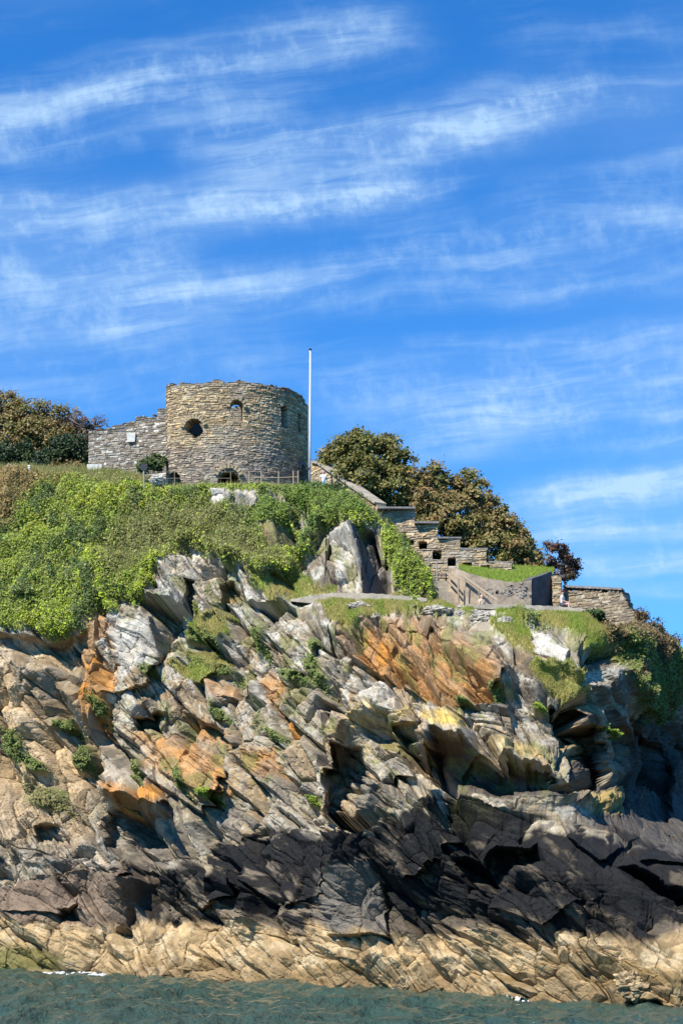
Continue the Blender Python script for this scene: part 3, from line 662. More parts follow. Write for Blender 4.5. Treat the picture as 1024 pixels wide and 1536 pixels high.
# ---- gun battery: rendered wall, dark flank, pier
M['render'] = stone_mat('weathered_render', (.35, .28, .205), .5, 1.4, .8, 4.0, .4, dist=.08)
root = thing('battery_wall', 'curved weathered concrete battery wall with a dark flank, grass bank behind', 'concrete wall', (9.5, 102, 21.5))
def slabwall(name, pts, zb, mat, th, root):                 # pts: (x,y,ztop)
    p = np.array(pts, float); n = 8; q = []
    for k in range(len(p)-1):
        for f in np.linspace(0, 1, n, endpoint=False): q.append(p[k]*(1-f)+p[k+1]*f)
    q = np.array(q+[p[-1]]); tx = np.gradient(q[:, :2], axis=0); tx /= np.linalg.norm(tx, axis=1, keepdims=True); nn = np.stack([-tx[:, 1], tx[:, 0]], -1)*th
    zz = q[:, 2]+.03*vn(q[:, 0]*3, q[:, 1]*3, 9)
    V = []
    for k in range(len(q)):
        V += [(q[k, 0], q[k, 1], zb), (q[k, 0], q[k, 1], zz[k]), (q[k, 0]+nn[k, 0], q[k, 1]+nn[k, 1], zz[k]+.02), (q[k, 0]+nn[k, 0], q[k, 1]+nn[k, 1], zb)]
    f = []
    for k in range(len(q)-1):
        a, b = 4*k, 4*k+4; f += [(a, b, b+1, a+1), (a+1, b+1, b+2, a+2), (a+2, b+2, b+3, a+3)]
    f += [(0, 1, 2, 3), (4*len(q)-1, 4*len(q)-2, 4*len(q)-3, 4*len(q)-4)]
    return under(mesh_np(name, np.array(V), np.array(f), mat), root)
def B3(px, py, Yv): return (xt(px, Yv), Yv, zt(py, Yv))
slabwall('front_wall', [B3(672, 851, 102.6), B3(684, 853, 102.0), B3(700, 859, 101.6), B3(730, 867, 101.3), B3(760, 873, 101.3), B3(780, 873, 101.3), B3(796.5, 869, 101.4)], 21.5, M['render'], .5, root)
slabwall('flank_wall', [B3(797.3, 868, 101.45), B3(812, 863, 102.8), B3(827, 857, 104.0)], 21.5, M['shaded_concrete'], .5, root)
M['patch'] = stone_mat('patch_stone', (.34, .30, .25), .5, 1.4, 1.5, 7, .3)
for k in range(44):                                  # flaked patch of bare stone low on the wall
    px = random.gauss(764, 15); py = min(896, max(874, random.gauss(886, 6))); a = random.uniform(.08, .24); q = random.uniform(-.5, .5)
    c = np.array(B3(px, py, 101.29)); mb = MB(); mb.box(c, (a, .04, a*random.uniform(.4, .8)), (math.cos(q), 0, -math.sin(q)), (0, 1, 0), (math.sin(q), 0, math.cos(q))); mb.build('bare_stone', M['patch'], root)
# turf on the bank behind the battery wall
gpx = np.linspace(688, 829, 60); f0 = np.interp(gpx, [688, 700, 730, 760, 780, 797, 812, 829], [853, 858, 866, 872, 872.5, 869, 863, 857]); fY = np.interp(gpx, [688, 760, 797, 812, 829], [102.6, 101.7, 101.9, 103.2, 104.5])
Vg = []
for q in np.linspace(0, 1, 8): Vg.append(W(gpx, f0*(1-q)+np.interp(gpx, [688, 829], [848, 852])*q+(4 if q == 0 else 0), fY+(107.5-fY)*q))
Vg = np.array(Vg); Ig = np.arange(480).reshape(8, 60)
o = mesh_np('grass_bank', Vg.reshape(-1, 3), np.stack([Ig[:-1, :-1], Ig[:-1, 1:], Ig[1:, 1:], Ig[1:, :-1]], -1).reshape(-1, 4), stone_mat('turf', (.16, .21, .04), .7, 1.3, 1.5, 8, .4)); tag(o, 'bright turf bank behind the battery wall', 'turf', kind='structure')
BANK = Vg
root = thing('gate_pier', 'square rubble pier between the dark battery flank and the long low wall', 'stone pier', (13.9, 103.6, 21.5))
masonry('pier', [(xt(827.5, 103.9), 104.5), (xt(828, 103.4), 103.4), (xt(841.5, 103.4), 103.4), (xt(842, 104.2), 104.4)], 21.5, lambda s: 0*s+zt(863, 103.4), .5, 81, TOWER_PAL+GREY_PAL[:2], root, zmax=26, ragged=.06)
root = thing('boundary_wall', 'long low brown rubble wall right of the pier, ending in a crumbling slope', 'stone wall', (16, 102.5, 18))
pl = [(xt(843, 104.2), 104.2), (xt(890, 102.8), 102.8), (xt(935, 101.2), 101.2), (xt(968, 100.4), 100.4)]
_, sb = resample(pl, .055); Lb = sb[-1]
def btop(s):
    f = 843+s/Lb*125
    return np.interp(f, [843, 934, 938, 946, 956, 968], [zt(881.5, 104), zt(886, 101.2), zt(893, 101.1), zt(909, 101), zt(922, 100.7), zt(950, 100.4)])
masonry('wall', pl, 18.0, btop, .8, 91, [(.28, .215, .14), (.22, .175, .125), (.33, .265, .18), (.19, .155, .12), (.36, .31, .23)], root, zmax=25.4, ragged=.10)
for k in range(14):
    f = 846+k*6.3; Yv = np.interp(f, [843, 890, 935], [104.2, 102.8, 101.2])+.35; mb = MB(); mb.box((xt(f+3, Yv), Yv, zt(np.interp(f+3, [843, 934], [881.5, 886]), Yv)+.02), (.25, 1.0, .12+.03*random.random()), (1, -.35, 0), (.35, 1, 0)); mb.build('coping_stone', M['arch_grey'], root)

# ---- pale concrete kerb of the path and the terrace edge
def strip(name, pts, h, mat, lift, dep, label, cat):
    a = np.array(pts, float); px = np.arange(a[0, 0], a[-1, 0]+.1, 4.); py = np.interp(px, a[:, 0], a[:, 1]); Yv = np.interp(px, a[:, 0], a[:, 2])
    q = W(px, py, Yv); hh = np.interp(px, a[:, 0], a[:, 3]); V = []; f = []
    for k in range(len(q)):
        j = .05*math.sin(k*1.7)
        V += [q[k]+(0, 0, -h*hh[k]), q[k]+(0, .04, j*.4), q[k]+(0, dep, .05), q[k]+(0, dep, -h*hh[k])]
        if k: b = 4*k; e = b-4; f += [(e, b, b+1, e+1), (e+1, b+1, b+2, e+2), (e+2, b+2, b+3, e+3)]
    f += [(0, 1, 2, 3), (len(V)-1, len(V)-2, len(V)-3, len(V)-4)]
    o = mesh_np(name, np.array(V), np.array(f), mat); return tag(o, label, cat, kind='structure')
def Yf(px, py, out=.25): return float(at(px, py)[0][0][1])-out
pxs = np.arange(436, 641, 6.); pys = np.interp(pxs, [436, 470, 500, 560, 600, 640], [899, 892, 889, 890, 893, 897])
yy = np.array([min(Yf(x+d, y+e, .02) for d in (-4, 0, 4) for e in (0, 4)) for x, y in zip(pxs, pys)]); yy = np.convolve(np.pad(yy, 4, 'edge'), np.ones(9)/9, 'valid')
strip('path', [(x, y, q, min(1, .25+(x-436)/40, .4+(640-x)/60)) for x, y, q in zip(pxs, pys, yy)], .5, M['path'], 0, 1.6, 'pale concrete path edge curving across the rocks below the crag', 'path')
strip('terrace', [(686, 908, 97.6, .3), (720, 906, 97.6, .8), (780, 907, 97.6, 1), (830, 909, 97.6, 1), (870, 912, 97.4, 1), (896, 917, 97.2, .3)], .36, M['path'], 0, 3.2, 'pale concrete terrace edge in front of the battery', 'terrace')

# ---- flag pole, railings, posts
x, Yv = xt(464.5, 110.6), 110.6
root = thing('flag_pole', 'tall bare white flag pole at the right-hand side of the tower', 'flag pole', (x, Yv, 32.4))
mb = MB(); mb.tube([(x, Yv, 32.4), (x, Yv, 36), (x+.03, Yv, zt(525, Yv))], [.085, .078, .055], 12); mb.build('pole', M['white'], root, True)
mb = MB(); mb.tube([(x+.03, Yv, zt(525, Yv)), (x+.03, Yv, zt(524, Yv)+.02), (x+.03, Yv, zt(522.5, Yv))], [.10, .11, .03], 12); mb.build('finial', M['dark'], root)
mb = MB(); mb.tube([(x-.10, Yv-.09, zt(702, Yv)), (x-.12, Yv-.10, zt(610, Yv)), (x-.03, Yv-.07, zt(527, Yv))], .014, 5); mb.build('halyard', M['rail'], root)
mb = MB(); mb.box((x-.12, Yv-.02, zt(703, Yv)), (.3, .16, .12)); mb.build('cleat', M['dark'], root); mb = MB(); mb.box((x-.10, Yv, zt(648, Yv)), (.22, .1, .08)); mb.build('cleat', M['dark'], root)
def railing(name, label, pts, h, mat, grp=None, rails=(1., .55), pr=.02):
    r = thing(name, label, 'railing', tuple(pts[0]), grp)
    for p in pts:
        mb = MB(); mb.tube([np.array(p)-(0, 0, .7), np.array(p)+(0, 0, h)], pr, 6); mb.build('post', mat, r)
    for q in rails:
        mb = MB(); mb.tube([np.array(p)+(0, 0, h*q-.04) for p in pts], pr*.7, 6); mb.build('rail', mat, r)
    return r
def gz(px, py): return zt(py, 110.4)
railing('railing', 'thin wire and post railing at the foot of the tower', [np.array((xt(a, 110.4), 110.4, zt(b, 110.4))) for a, b in ((228, 728), (245, 728), (262, 728), (290, 728), (318, 728), (346, 728))], .95, M['wood'])
railing('railing', 'row of pale wooden posts with a wire before the shaded flank of the tower', [np.array((xt(a, 110.2), 110.2, zt(b, 110.2))) for a, b in ((374, 729), (392, 729), (418, 729), (440, 728), (447, 728))], 1.0, M['wood'], rails=(.6,), pr=.05)
Yv = 103.4
railing('handrail', 'grey railing with two posts beside the steps under the loopholes', [np.array((xt(a, Yv), Yv, zt(b, Yv))) for a, b in ((642, 892), (655, 893))], 2.3, M['rail'], rails=(1., .62, .3), pr=.05)
r = thing('stair_rail', 'sloping pale timber handrail against the battery wall', 'handrail', B3(690, 900, 100.8))
mb = MB(); a = np.array(B3(691, 862, 101.35)); b = np.array(B3(745, 900, 100.6)); ax = (b-a)/np.linalg.norm(b-a); mb.box((a+b)/2, (np.linalg.norm(b-a), .10, .15), ax, (0, 1, 0), np.cross(ax, (0, 1, 0))); mb.build('rail', M['wood'], r)
for f in (.12, .5, .88):
    p = a*(1-f)+b*f; mb = MB(); mb.tube([p, p+np.array((0, .05, -1.1))], .04, 6); mb.build('post', M['wood'], r)
r = thing('stair_rail', 'short timber handrail with a tall post beside the stone steps', 'handrail', B3(686, 905, 101.4))
mb = MB(); mb.tube([B3(687, 868, 101.3), B3(687, 905, 101.3)], .06, 8); mb.build('post', M['wood'], r)
for d in (0, 7):
    mb = MB(); mb.tube([B3(671, 861+d*1.3, 102.2), B3(686, 876+d*1.3, 101.4)], .05, 6); mb.build('rail', M['wood'], r)
r = thing('post', 'post with a dark round head among the bushes left of the tower', 'post', (xt(216, 110.8), 110.8, 33))
c = np.array(B3(216, 705, 110.8)); mb = MB(); mb.tube([c+(0, 0, -1.2), c], .05, 8); mb.build('pole', M['rail'], r)
mb = MB(); mb.tube([c+(0, -.06, .2), c+(0, .06, .2)], [.26, .26], 16); mb.build('head', M['dark'], r)
for (px, py, lb) in ((15, 706, 'leftmost of two short white marker posts on the brown bank'), (44, 708, 'right-hand one of two short white marker posts on the brown bank')):
    Yv = float(at(px, 722)[0][0][1])-.9; r = thing('marker_post', lb, 'post', B3(px, py, Yv)); c = np.array(B3(px, py, Yv)); mb = MB(); mb.box(c+(0, 0, -.35), (.18, .16, 1.5), taper=.85); mb.build('post', M['panel'], r)
    mb = MB(); mb.box(c+(0, 0, .44), (.2, .18, .08), taper=.6); mb.build('cap', M['panel'], r)

# ================================================================== PEOPLE
def skinned(name, chains, mat, root, sub=1):
    """chains: list of [(point, radius)...]; the first point of later chains re-uses an existing joint"""
    vs, rs, es = [], [], []
    def vid(p, r):
        for i, q in enumerate(vs):
            if sum((a-b)**2 for a, b in zip(p, q)) < 1e-10: return i
        vs.append(tuple(p)); rs.append(r); return len(vs)-1
    for ch in chains:
        pr = None
        for p, r in ch:
            i = vid(p, r)
            if pr is not None: es.append((pr, i))
            pr = i
    m = bpy.data.meshes.new(name); m.from_pydata(vs, es, []); o = bpy.data.objects.new(name, m); C.objects.link(o)
    md = o.modifiers.new('skin', 'SKIN'); md.use_smooth_shade = True
    if not m.skin_vertices: m.skin_vertices.new()
    for i, r in enumerate(rs): m.skin_vertices[0].data[i].radius = (r, r)
    m.skin_vertices[0].data[0].use_root = True
    s = o.modifiers.new('sub', 'SUBSURF'); s.levels = sub; s.render_levels = sub
    m.materials.append(mat); o.parent = root; return o
def hand(elbow, wrist, bend):
    e = np.array(elbow); w_ = np.array(wrist); d = (w_-e)/np.linalg.norm(w_-e); side = np.cross(d, (0, 1, 0)); side /= np.linalg.norm(side)+1e-9
    palm = w_+d*.085; ch = [[(tuple(w_), .026), (tuple(palm), .03)]]
    for k, (o_, l) in enumerate(((-.03, .07), (-.01, .085), (.01, .08), (.03, .062))):
        a = palm+side*o_+d*.02; b = a+d*l*.55+np.array(bend)*.012; c = b+d*l*.35+np.array(bend)*.03
        ch.append([(tuple(palm), .03), (tuple(a), .0095), (tuple(b), .009), (tuple(c), .008)])
    a = w_+d*.03-side*.04; ch.append([(tuple(w_), .026), (tuple(a), .011), (tuple(a+d*.045-side*.012), .009)])
    return ch
def person(loc, label, yaw, seated, hairmat, topmat, legmat, long_hair, hat=None):
    r = thing('person', label, 'person', loc); r.rotation_euler = (0, 0, yaw)
    H = .50 if seated else .93            # pelvis height; the figure looks towards -y
    pel = (0, 0, H); ch_ = (0, -.01, H+.38); nk = (0, .0, H+.52)
    head = [(nk, .05), ((0, -.01, H+.58), .055), ((0, -.015, H+.67), .088), ((0, -.005, H+.755), .085), ((0, 0, H+.80), .05)]
    chains = [[(pel, .13), ((0, 0, H+.16), .105), (ch_, .125), (nk, .05)], head]
    for s in (-1, 1):
        sh = (.17*s, 0, H+.45); el = (.23*s, .03 if not seated else -.05, H+.18); wr = (.22*s, -.12, H-.02) if not seated else (.14*s, -.30, H+.10)
        chains.append([(ch_, .125), (sh, .058), (el, .042), (wr, .028)]); chains += hand(el, wr, (0, -1, 0))
        hip = (.095*s, 0, H-.06)
        if seated: kn = (.12*s, -.44, H-.02); an = (.12*s, -.46, .07); toe = (.12*s, -.62, .035)
        else: kn = (.10*s, -.02, .49); an = (.10*s, .02, .08); toe = (.11*s, -.15, .035)
        chains.append([(pel, .13), (hip, .095), (kn, .06), (an, .042), (toe, .038)])
    skinned('body', chains, M['skin'], r, 2)
    sl = []
    for s in (-1, 1):
        sh = (.17*s, 0, H+.45); el = np.array((.23*s, .03 if not seated else -.05, H+.18)); mid = tuple(np.array(sh)*.45+el*.55)
        sl.append([(ch_, .145), (sh, .075), (mid, .062)])
    skinned('top', [[((0, 0, H-.02), .15), ((0, 0, H+.16), .13), (ch_, .145), ((0, 0, H+.47), .09)]]+sl, topmat, r, 2)
    lg = []
    for s in (-1, 1):
        hip = (.095*s, 0, H-.06); kn = np.array((.12*s, -.44, H-.02) if seated else (.10*s, -.02, .49)); mid = tuple(np.array(hip)*.35+kn*.65)
        lg.append([((0, 0, H-.01), .145), (hip, .112), (mid, .088)])
    skinned('shorts', lg, legmat, r, 2)
    hc = [[((0, .02, H+.80), .075), ((0, .045, H+.74), .088), ((0, .06, H+.66), .075)]]
    if long_hair: hc[0] += [((0, .075, H+.52), .085), ((0, .085, H+.40), .05)]
    skinned('hair', hc, hairmat, r, 2)
    for s in (-1, 1):
        mb = MB(); mb.box((.032*s, -.098, H+.705), (.022, .012, .012)); o = mb.build('eye', M['dark']); o.parent = r
    mb = MB(); mb.add([(-.014, -.095, H+.665), (.014, -.095, H+.665), (0, -.125, H+.67), (0, -.095, H+.71)], [], [(0, 1, 2), (0, 2, 3), (1, 3, 2)])
    o = mb.build('nose', M['skin']); o.parent = r
    for s in (-1, 1):
        mb = MB(); mb.tube([(.086*s, .0, H+.655), (.095*s, .01, H+.69), (.088*s, .012, H+.72)], [.012, .018, .012], 6); o = mb.build('ear', M['skin']); o.parent = r
    if hat:
        mb = MB(); mb.tube([(0, 0, H+.755), (0, 0, H+.82), (0, 0, H+.87)], [.108, .10, .03], 14); mb.box((0, -.14, H+.765), (.16, .12, .018)); o = mb.build('cap', hat, None, True); o.parent = r
    return r
Yp = 109.6
person((xt(485, Yp), Yp, zt(706, Yp)-1.72), 'standing person with long auburn hair, white top and light blue shorts beside the flag pole', .25, False, M['red_hair'], M['white_cloth'], M['blue_cloth'], True)
Yp = 98.2
person((xt(843, Yp), Yp, zt(885, Yp)-1.36), 'seated person in a white shirt and dark red cap on the terrace before the pier', 1.1, True, M['red_hair'], M['white_cloth'], M['grey_cloth'], False, M['red_cloth'])
person((xt(722, Yp), Yp, zt(891, Yp)-1.34), 'seated fair-haired person in a cream top at the foot of the sloping timber handrail', .5, True, M['fair_hair'], M['cream_cloth'], M['grey_cloth'], False)
# ================================================================== LEAVES, GRASS, TREES
def leaf_mesh(P_, N_, size, col, aspect=.6, droop=.0, updir=None):
    """one kite-shaped leaf per point"""
    n = len(P_); rnd = R.normal(size=(n, 3))
    a = np.cross(N_, rnd); a /= np.linalg.norm(a, axis=1, keepdims=True)+1e-9
    if updir is not None: a = a*(1-updir)+np.array((0, 0, 1.))*updir; a /= np.linalg.norm(a, axis=1, keepdims=True)
    b = np.cross(N_, a); b /= np.linalg.norm(b, axis=1, keepdims=True)+1e-9
    s = size[:, None]
    V = np.stack([P_-a*s*.5, P_+b*s*aspect*.5-N_*s*.06, P_+a*s*.5, P_-b*s*aspect*.5-N_*s*.06], 1).reshape(-1, 3)
    return V, np.arange(4*n).reshape(-1, 4), np.repeat(col, 4, 0)
def blade_mesh(P_, D_, ln, wd, col):
    n = len(P_); v = np.cross(D_, np.array((0, -1., 0))); v /= np.linalg.norm(v, axis=1, keepdims=True)+1e-9
    V = np.stack([P_-v*wd[:, None]/2, P_+v*wd[:, None]/2, P_+D_*ln[:, None]], 1).reshape(-1, 3)
    return V, np.arange(3*n).reshape(-1, 3), np.repeat(col, 3, 0)
def unit(n):
    v = R.normal(size=(n, 3)); return v/np.linalg.norm(v, axis=1, keepdims=True)
# area-weighted sampling of the cliff sheet
e1 = P[:-1, 1:]-P[:-1, :-1]; e2 = P[1:, :-1]-P[:-1, :-1]
ar = np.linalg.norm(np.cross(e1, e2), axis=-1); ar = np.minimum(ar, .25)
def sample(mask, n):
    w_ = (ar*mask[:-1, :-1]).ravel(); k = R.choice(w_.size, n, p=w_/w_.sum()); i, j = np.unravel_index(k, ar.shape)
    f, g = R.random(n)[:, None], R.random(n)[:, None]
    return P[i, j]+e1[i, j]*f+e2[i, j]*g, N0[i, j], i, j
G_BRIGHT, G_MID, G_DARK, G_OLIVE, G_BROWN, G_YEL = [np.array(c) for c in ((.34, .44, .026), (.25, .33, .034), (.055, .095, .018), (.24, .235, .075), (.24, .16, .06), (.34, .38, .028))]
# species patches on the slope
sp1 = fbm(u0*.28, v0*.28, 800, 4); sp2 = fbm(u0*.55+9, v0*.55, 810, 4); sp3 = fbm(u0*1.3, v0*1.3, 820, 3)
ivy = ss(polydist(Aw, Bw, [(385, 760), (420, 722), (500, 718), (545, 745), (578, 785), (560, 800), (525, 795), (480, 790), (470, 765), (440, 800), (385, 810)]), -8, 12)
wind = ss(polydist(Aw, Bw, [(150, 830), (210, 775), (330, 770), (390, 810), (440, 862), (390, 862), (300, 828), (240, 840), (170, 880)]), -20, 20)
brown = ss(polydist(Aw, Bw, [(-520, 660), (0, 690), (150, 690), (175, 712), (110, 732), (65, 752), (25, 790), (-10, 830), (-520, 940)]), -10, 14)
strawy = ss(polydist(Aw, Bw, [(130, 700), (245, 700), (250, 722), (180, 740), (120, 730)]), -8, 12)
def slope_leaves(n, hmin, hmax, smin, smax, msk, seed):
    p, nn, i, j = sample(msk, n)
    a1, a2, a3 = sp1[i, j], sp2[i, j], sp3[i, j]
    r = R.random(n)[:, None]
    c = G_MID*(1-ss(a1+.35*a3, -.05, .25)[:, None])+G_BRIGHT*ss(a1+.35*a3, -.05, .25)[:, None]
    q_ = .35*(R.random(n)-.5); c = np.where((a2+.5*a3+q_ > .34)[:, None], G_YEL*.7+G_BRIGHT*.3, c); c = np.where((a2-.6*a3+q_ < -.34)[:, None], G_DARK*1.5, c); c = np.where((R.random(n) < .22)[:, None], G_OLIVE, c)
    for m, k in ((wind, G_OLIVE), (brown, G_BROWN*1.0+G_OLIVE*.15), (strawy, G_OLIVE*1.2), (ivy, G_DARK*1.3+G_MID*.25)):
        c = np.where((R.random(n) < m[i, j]*(.97 if m is brown else .85))[:, None], k, c)
    c = c*(.55+.9*r)
    lift = hmin+(hmax-hmin)*R.random(n)**.7*(.5+.8*np.clip(a3+.5, 0, 1))
    lift = lift*(.35+.65*ss((B-cr[None, :])[i, j], 2, 26))
    p = p+nn*lift[:, None]+R.normal(size=(n, 3))*.05
    d = nn*.6+np.array((-.25, -.45, .55))*.8+R.normal(size=(n, 3))*.55; d /= np.linalg.norm(d, axis=1, keepdims=True)
    return leaf_mesh(p, d, R.uniform(smin, smax, n), c, .62)
def join(parts):
    V, Fc, Cc, o = [], [], [], 0
    for v, f, c in parts: V.append(v); Fc.append(f+o); Cc.append(c); o += len(v)
    return np.concatenate(V), Fc, np.concatenate(Cc)
near = (A > -430) & (A < 1200); slope_m = veg*near
parts = [slope_leaves(330000, -.05, .42, .07, .17, slope_m, 1), slope_leaves(24000, .0, .5, .16, .30, slope_m*(1-.7*wind)*(1-.6*strawy), 2)]
V, Fc, Cc = join(parts); o = mesh_np('slope_undergrowth', V, Fc, M['leaf'], Cc)
tag(o, 'thick green bramble, bracken and ivy covering the slope below the tower', 'undergrowth', kind='stuff')
# wind-swept grass on the slope and on the rock terraces
def grasses(n, msk, ln, lean, c0, c1, seed):
    p, nn, i, j = sample(msk, n); d = np.array(lean)+R.normal(size=(n, 3))*.35+nn*.3; d /= np.linalg.norm(d, axis=1, keepdims=True)
    r = R.random(n)[:, None]; k = ss(fbm(u0[i, j]*.8, v0[i, j]*.8, seed, 3)+.5*(R.random(n)-.5), -.25, .3)[:, None]
    return blade_mesh(p-d*.03, d, R.uniform(*ln, n), R.uniform(.03, .06, n), (np.array(c0)*(1-k)+np.array(c1)*k)*(.6+.8*r))
parts = [grasses(110000, slope_m*np.clip(wind+.9*strawy+.7*brown+.13, 0, 1), (.3, .75), (.45, .30, .75), (.38, .36, .13), (.28, .29, .08), 830)]
V, Fc, Cc = join(parts); o = mesh_np('long_grass', V, Fc, M['grass'], Cc); tag(o, 'long olive wind-swept grass in the middle of the green slope', 'long grass', kind='stuff')
parts = [grasses(80000, gra*near, (.10, .30), (.15, .42, .8), (.42, .36, .11), (.27, .33, .05), 840)]
V, Fc, Cc = join(parts); o = mesh_np('grass', V, Fc, M['grass'], Cc); tag(o, 'short straw green turf on the rock terraces', 'grass', kind='stuff')
m_ = 14000; a_ = R.random(m_)*6.999; b_ = R.random(m_)*58.99; ai, bi = a_.astype(int), b_.astype(int); fa, fb = (a_-ai)[:, None], (b_-bi)[:, None]
q_ = (BANK[ai, bi]*(1-fb)+BANK[ai, bi+1]*fb)*(1-fa)+(BANK[ai+1, bi]*(1-fb)+BANK[ai+1, bi+1]*fb)*fa
d_ = np.array((.15, .35, .85))+R.normal(size=(m_, 3))*.35; d_ /= np.linalg.norm(d_, axis=1, keepdims=True)
V, Fc, Cc = blade_mesh(q_, d_, R.uniform(.10, .28, m_), np.full(m_, .05), np.array((.27, .36, .05))*R.uniform(.6, 1.4, (m_, 1))); o = mesh_np('bank_grass', V, Fc, M['grass'], Cc); tag(o, 'bright green grass on the bank behind the battery wall', 'grass', kind='stuff')
p_, n_, i_, j_ = sample(scr*near, 30000); c_ = np.where((fbm(u0[i_, j_]*.5, v0[i_, j_]*.5, 850, 3)+.3*(R.random(30000)-.5)+.006*(930-B[i_, j_]) > -.22)[:, None], np.array((.21, .155, .065)), np.array((.19, .22, .05)))*(.5+R.random(30000)[:, None])
d_ = n_*.5+np.array((-.3, -.4, .6))+R.normal(size=(30000, 3))*.5; d_ /= np.linalg.norm(d_, axis=1, keepdims=True)
V, Fc, Cc = leaf_mesh(p_+n_*R.uniform(0, .45, 30000)[:, None], d_, R.uniform(.10, .24, 30000), c_); o = mesh_np('cliff_scrub', V, Fc, M['leaf'], Cc); tag(o, 'brown and green scrub clinging to the right shoulder of the cliff', 'scrub', kind='stuff')

def grow(spec):
    """leaf clumps round given centres; returns mesh parts"""
def blob_leaves(blobs, n, size, pal, clump=.5, shell=.55, ground=-99):
    """blobs: (centre, (rx,ry,rz)); leaves gather in clumps near the surface, gaps in between"""
    vols = np.array([b[1][0]*b[1][1]+b[1][0]*b[1][2] for b in blobs]); vols = vols/vols.sum()
    P_, N_, C_ = [], [], []
    pal = np.array(pal)
    for (c, r), f in zip(blobs, vols):
        k = max(6, int(n*f/60)); u = unit(k); rad = shell+(1-shell)*R.random(k)**.6
        cc = np.array(c)+u*np.array(r)*rad[:, None]
        m = int(n*f/k)+1; tone = R.random(k)
        pts = np.repeat(cc, m, 0)+R.normal(size=(k*m, 3))*clump*np.repeat(R.uniform(.6, 1.25, k), m)[:, None]*np.array((.5, .5, .38))
        nn = np.repeat(u, m, 0)*.7+np.array((-.2, -.3, .55))+R.normal(size=(k*m, 3))*.55; nn /= np.linalg.norm(nn, axis=1, keepdims=True)
        base = pal[(np.repeat(tone, m)*len(pal)).astype(int) % len(pal)]
        alt = pal[R.integers(0, len(pal), k*m)]; mixf = (R.random(k*m) < .3)[:, None]
        P_.append(pts); N_.append(nn); C_.append(np.where(mixf, alt, base)*R.uniform(.55, 1.4, (k*m, 1)))
    P_, N_, C_ = np.concatenate(P_), np.concatenate(N_), np.concatenate(C_)
    kp = P_[:, 2] > ground; P_, N_, C_ = P_[kp], N_[kp], C_[kp]
    return leaf_mesh(P_, N_, R.uniform(size*.6, size*1.35, len(P_)), C_, .65)
OAK = [(000.169, 000.175, 000.040), (000.225, 000.203, 000.050), (000.101, 000.112, 000.027), (000.270, 000.214, 000.068), (000.146, 000.140, 000.034)]
RUST = [(000.235, 000.176, 000.059), (000.187, 000.176, 000.047), (000.305, 000.193, 000.070), (000.153, 000.159, 000.041), (000.258, 000.223, 000.070)]
BROWNT = [(0.252, 0.174, 0.060), (0.204, 0.168, 0.050), (0.312, 0.198, 0.074), (0.156, 0.150, 0.043)]
HOLLY = [(.03, .058, .018), (.048, .082, .024), (.022, .045, .016), (.07, .10, .03)]
PURP = [(0.091, 0.046, 0.039), (0.130, 0.065, 0.039), (0.065, 0.058, 0.026)]
def tree(name, label, foot, blobs_px, n, size, pal, clump=.55, group=None, ry=.8, twigs=0, trunk_r=.22):
    """foot (px,py,Y); blobs_px (px,py,rx_px,ry_px,dY)"""
    Yv = foot[2]; b = W(foot[0], foot[1], Yv); r = thing(name, label, 'tree', tuple(b), group)
    blobs = []
    for (px, py, rx, rz, dY) in blobs_px:
        Yb = Yv+dY; s = Yb/F; blobs.append((W(px, py, Yb), (rx*s, rx*s*ry, rz*s)))
    mb = MB(); cen = np.mean([k[0] for k in blobs], 0); fork = b*.55+cen*.45; fork[0] = b[0]+.25*(cen[0]-b[0])
    mb.tube([b-(0, 0, .5), b*.6+fork*.4+(.1, 0, 0), fork], [trunk_r*1.25, trunk_r, trunk_r*.8], 8)
    for c, rr in blobs:
        mid = fork*.5+c*.5+R.normal(size=3)*.2; mb.tube([fork-(0, 0, .1), mid, c+(0, 0, rr[2]*.3)], [trunk_r*.6, trunk_r*.38, .03], 6)
        for k in range(6+twigs):
            d = unit(1)[0]*np.array(rr)*R.uniform(.75, 1.2 if twigs else .95); d[2] = abs(d[2])*.9 if k % 2 else d[2]
            st = mid*.4+c*.6; mb.tube([st, st*.5+(c+d)*.5+R.normal(size=3)*.12, c+d], [.06, .035, .012], 5)
    mb.build('trunk', M['bark'], r, True)
    V, Fc, Cc = blob_leaves(blobs, n, size, pal, clump); under(mesh_np('crown', V, Fc, M['leaf'], Cc), r)
    return r
g = 'trees on the hillside right of the tower'
tree('oak_tree', 'rounded dark olive oak tree directly right of the flag pole', (545, 790, 113), [(512, 690, 32, 32, 1), (535, 672, 34, 28, 0), (570, 685, 36, 30, .5), (598, 700, 26, 26, 0), (495, 705, 22, 26, 2), (540, 720, 46, 36, -1), (590, 735, 36, 32, -1.2), (525, 660, 18, 14, .5), (575, 665, 20, 14, .5)], 21000, .25, OAK+OAK[:2], .52, g, twigs=4)
tree('rusty_tree', 'rust tinged spreading tree in the middle of the hillside, twigs showing', (680, 850, 112), [(650, 715, 24, 22, 0), (668, 735, 32, 26, .5), (640, 745, 30, 34, -.5), (700, 728, 26, 22, .5), (720, 745, 26, 24, 0), (675, 770, 44, 34, -1), (735, 768, 24, 24, .5), (640, 780, 26, 20, -1), (625, 725, 22, 26, .5), (615, 755, 26, 26, 0), (690, 800, 30, 22, -1)], 21000, .24, RUST+BROWNT[:1], .46, g, twigs=9)
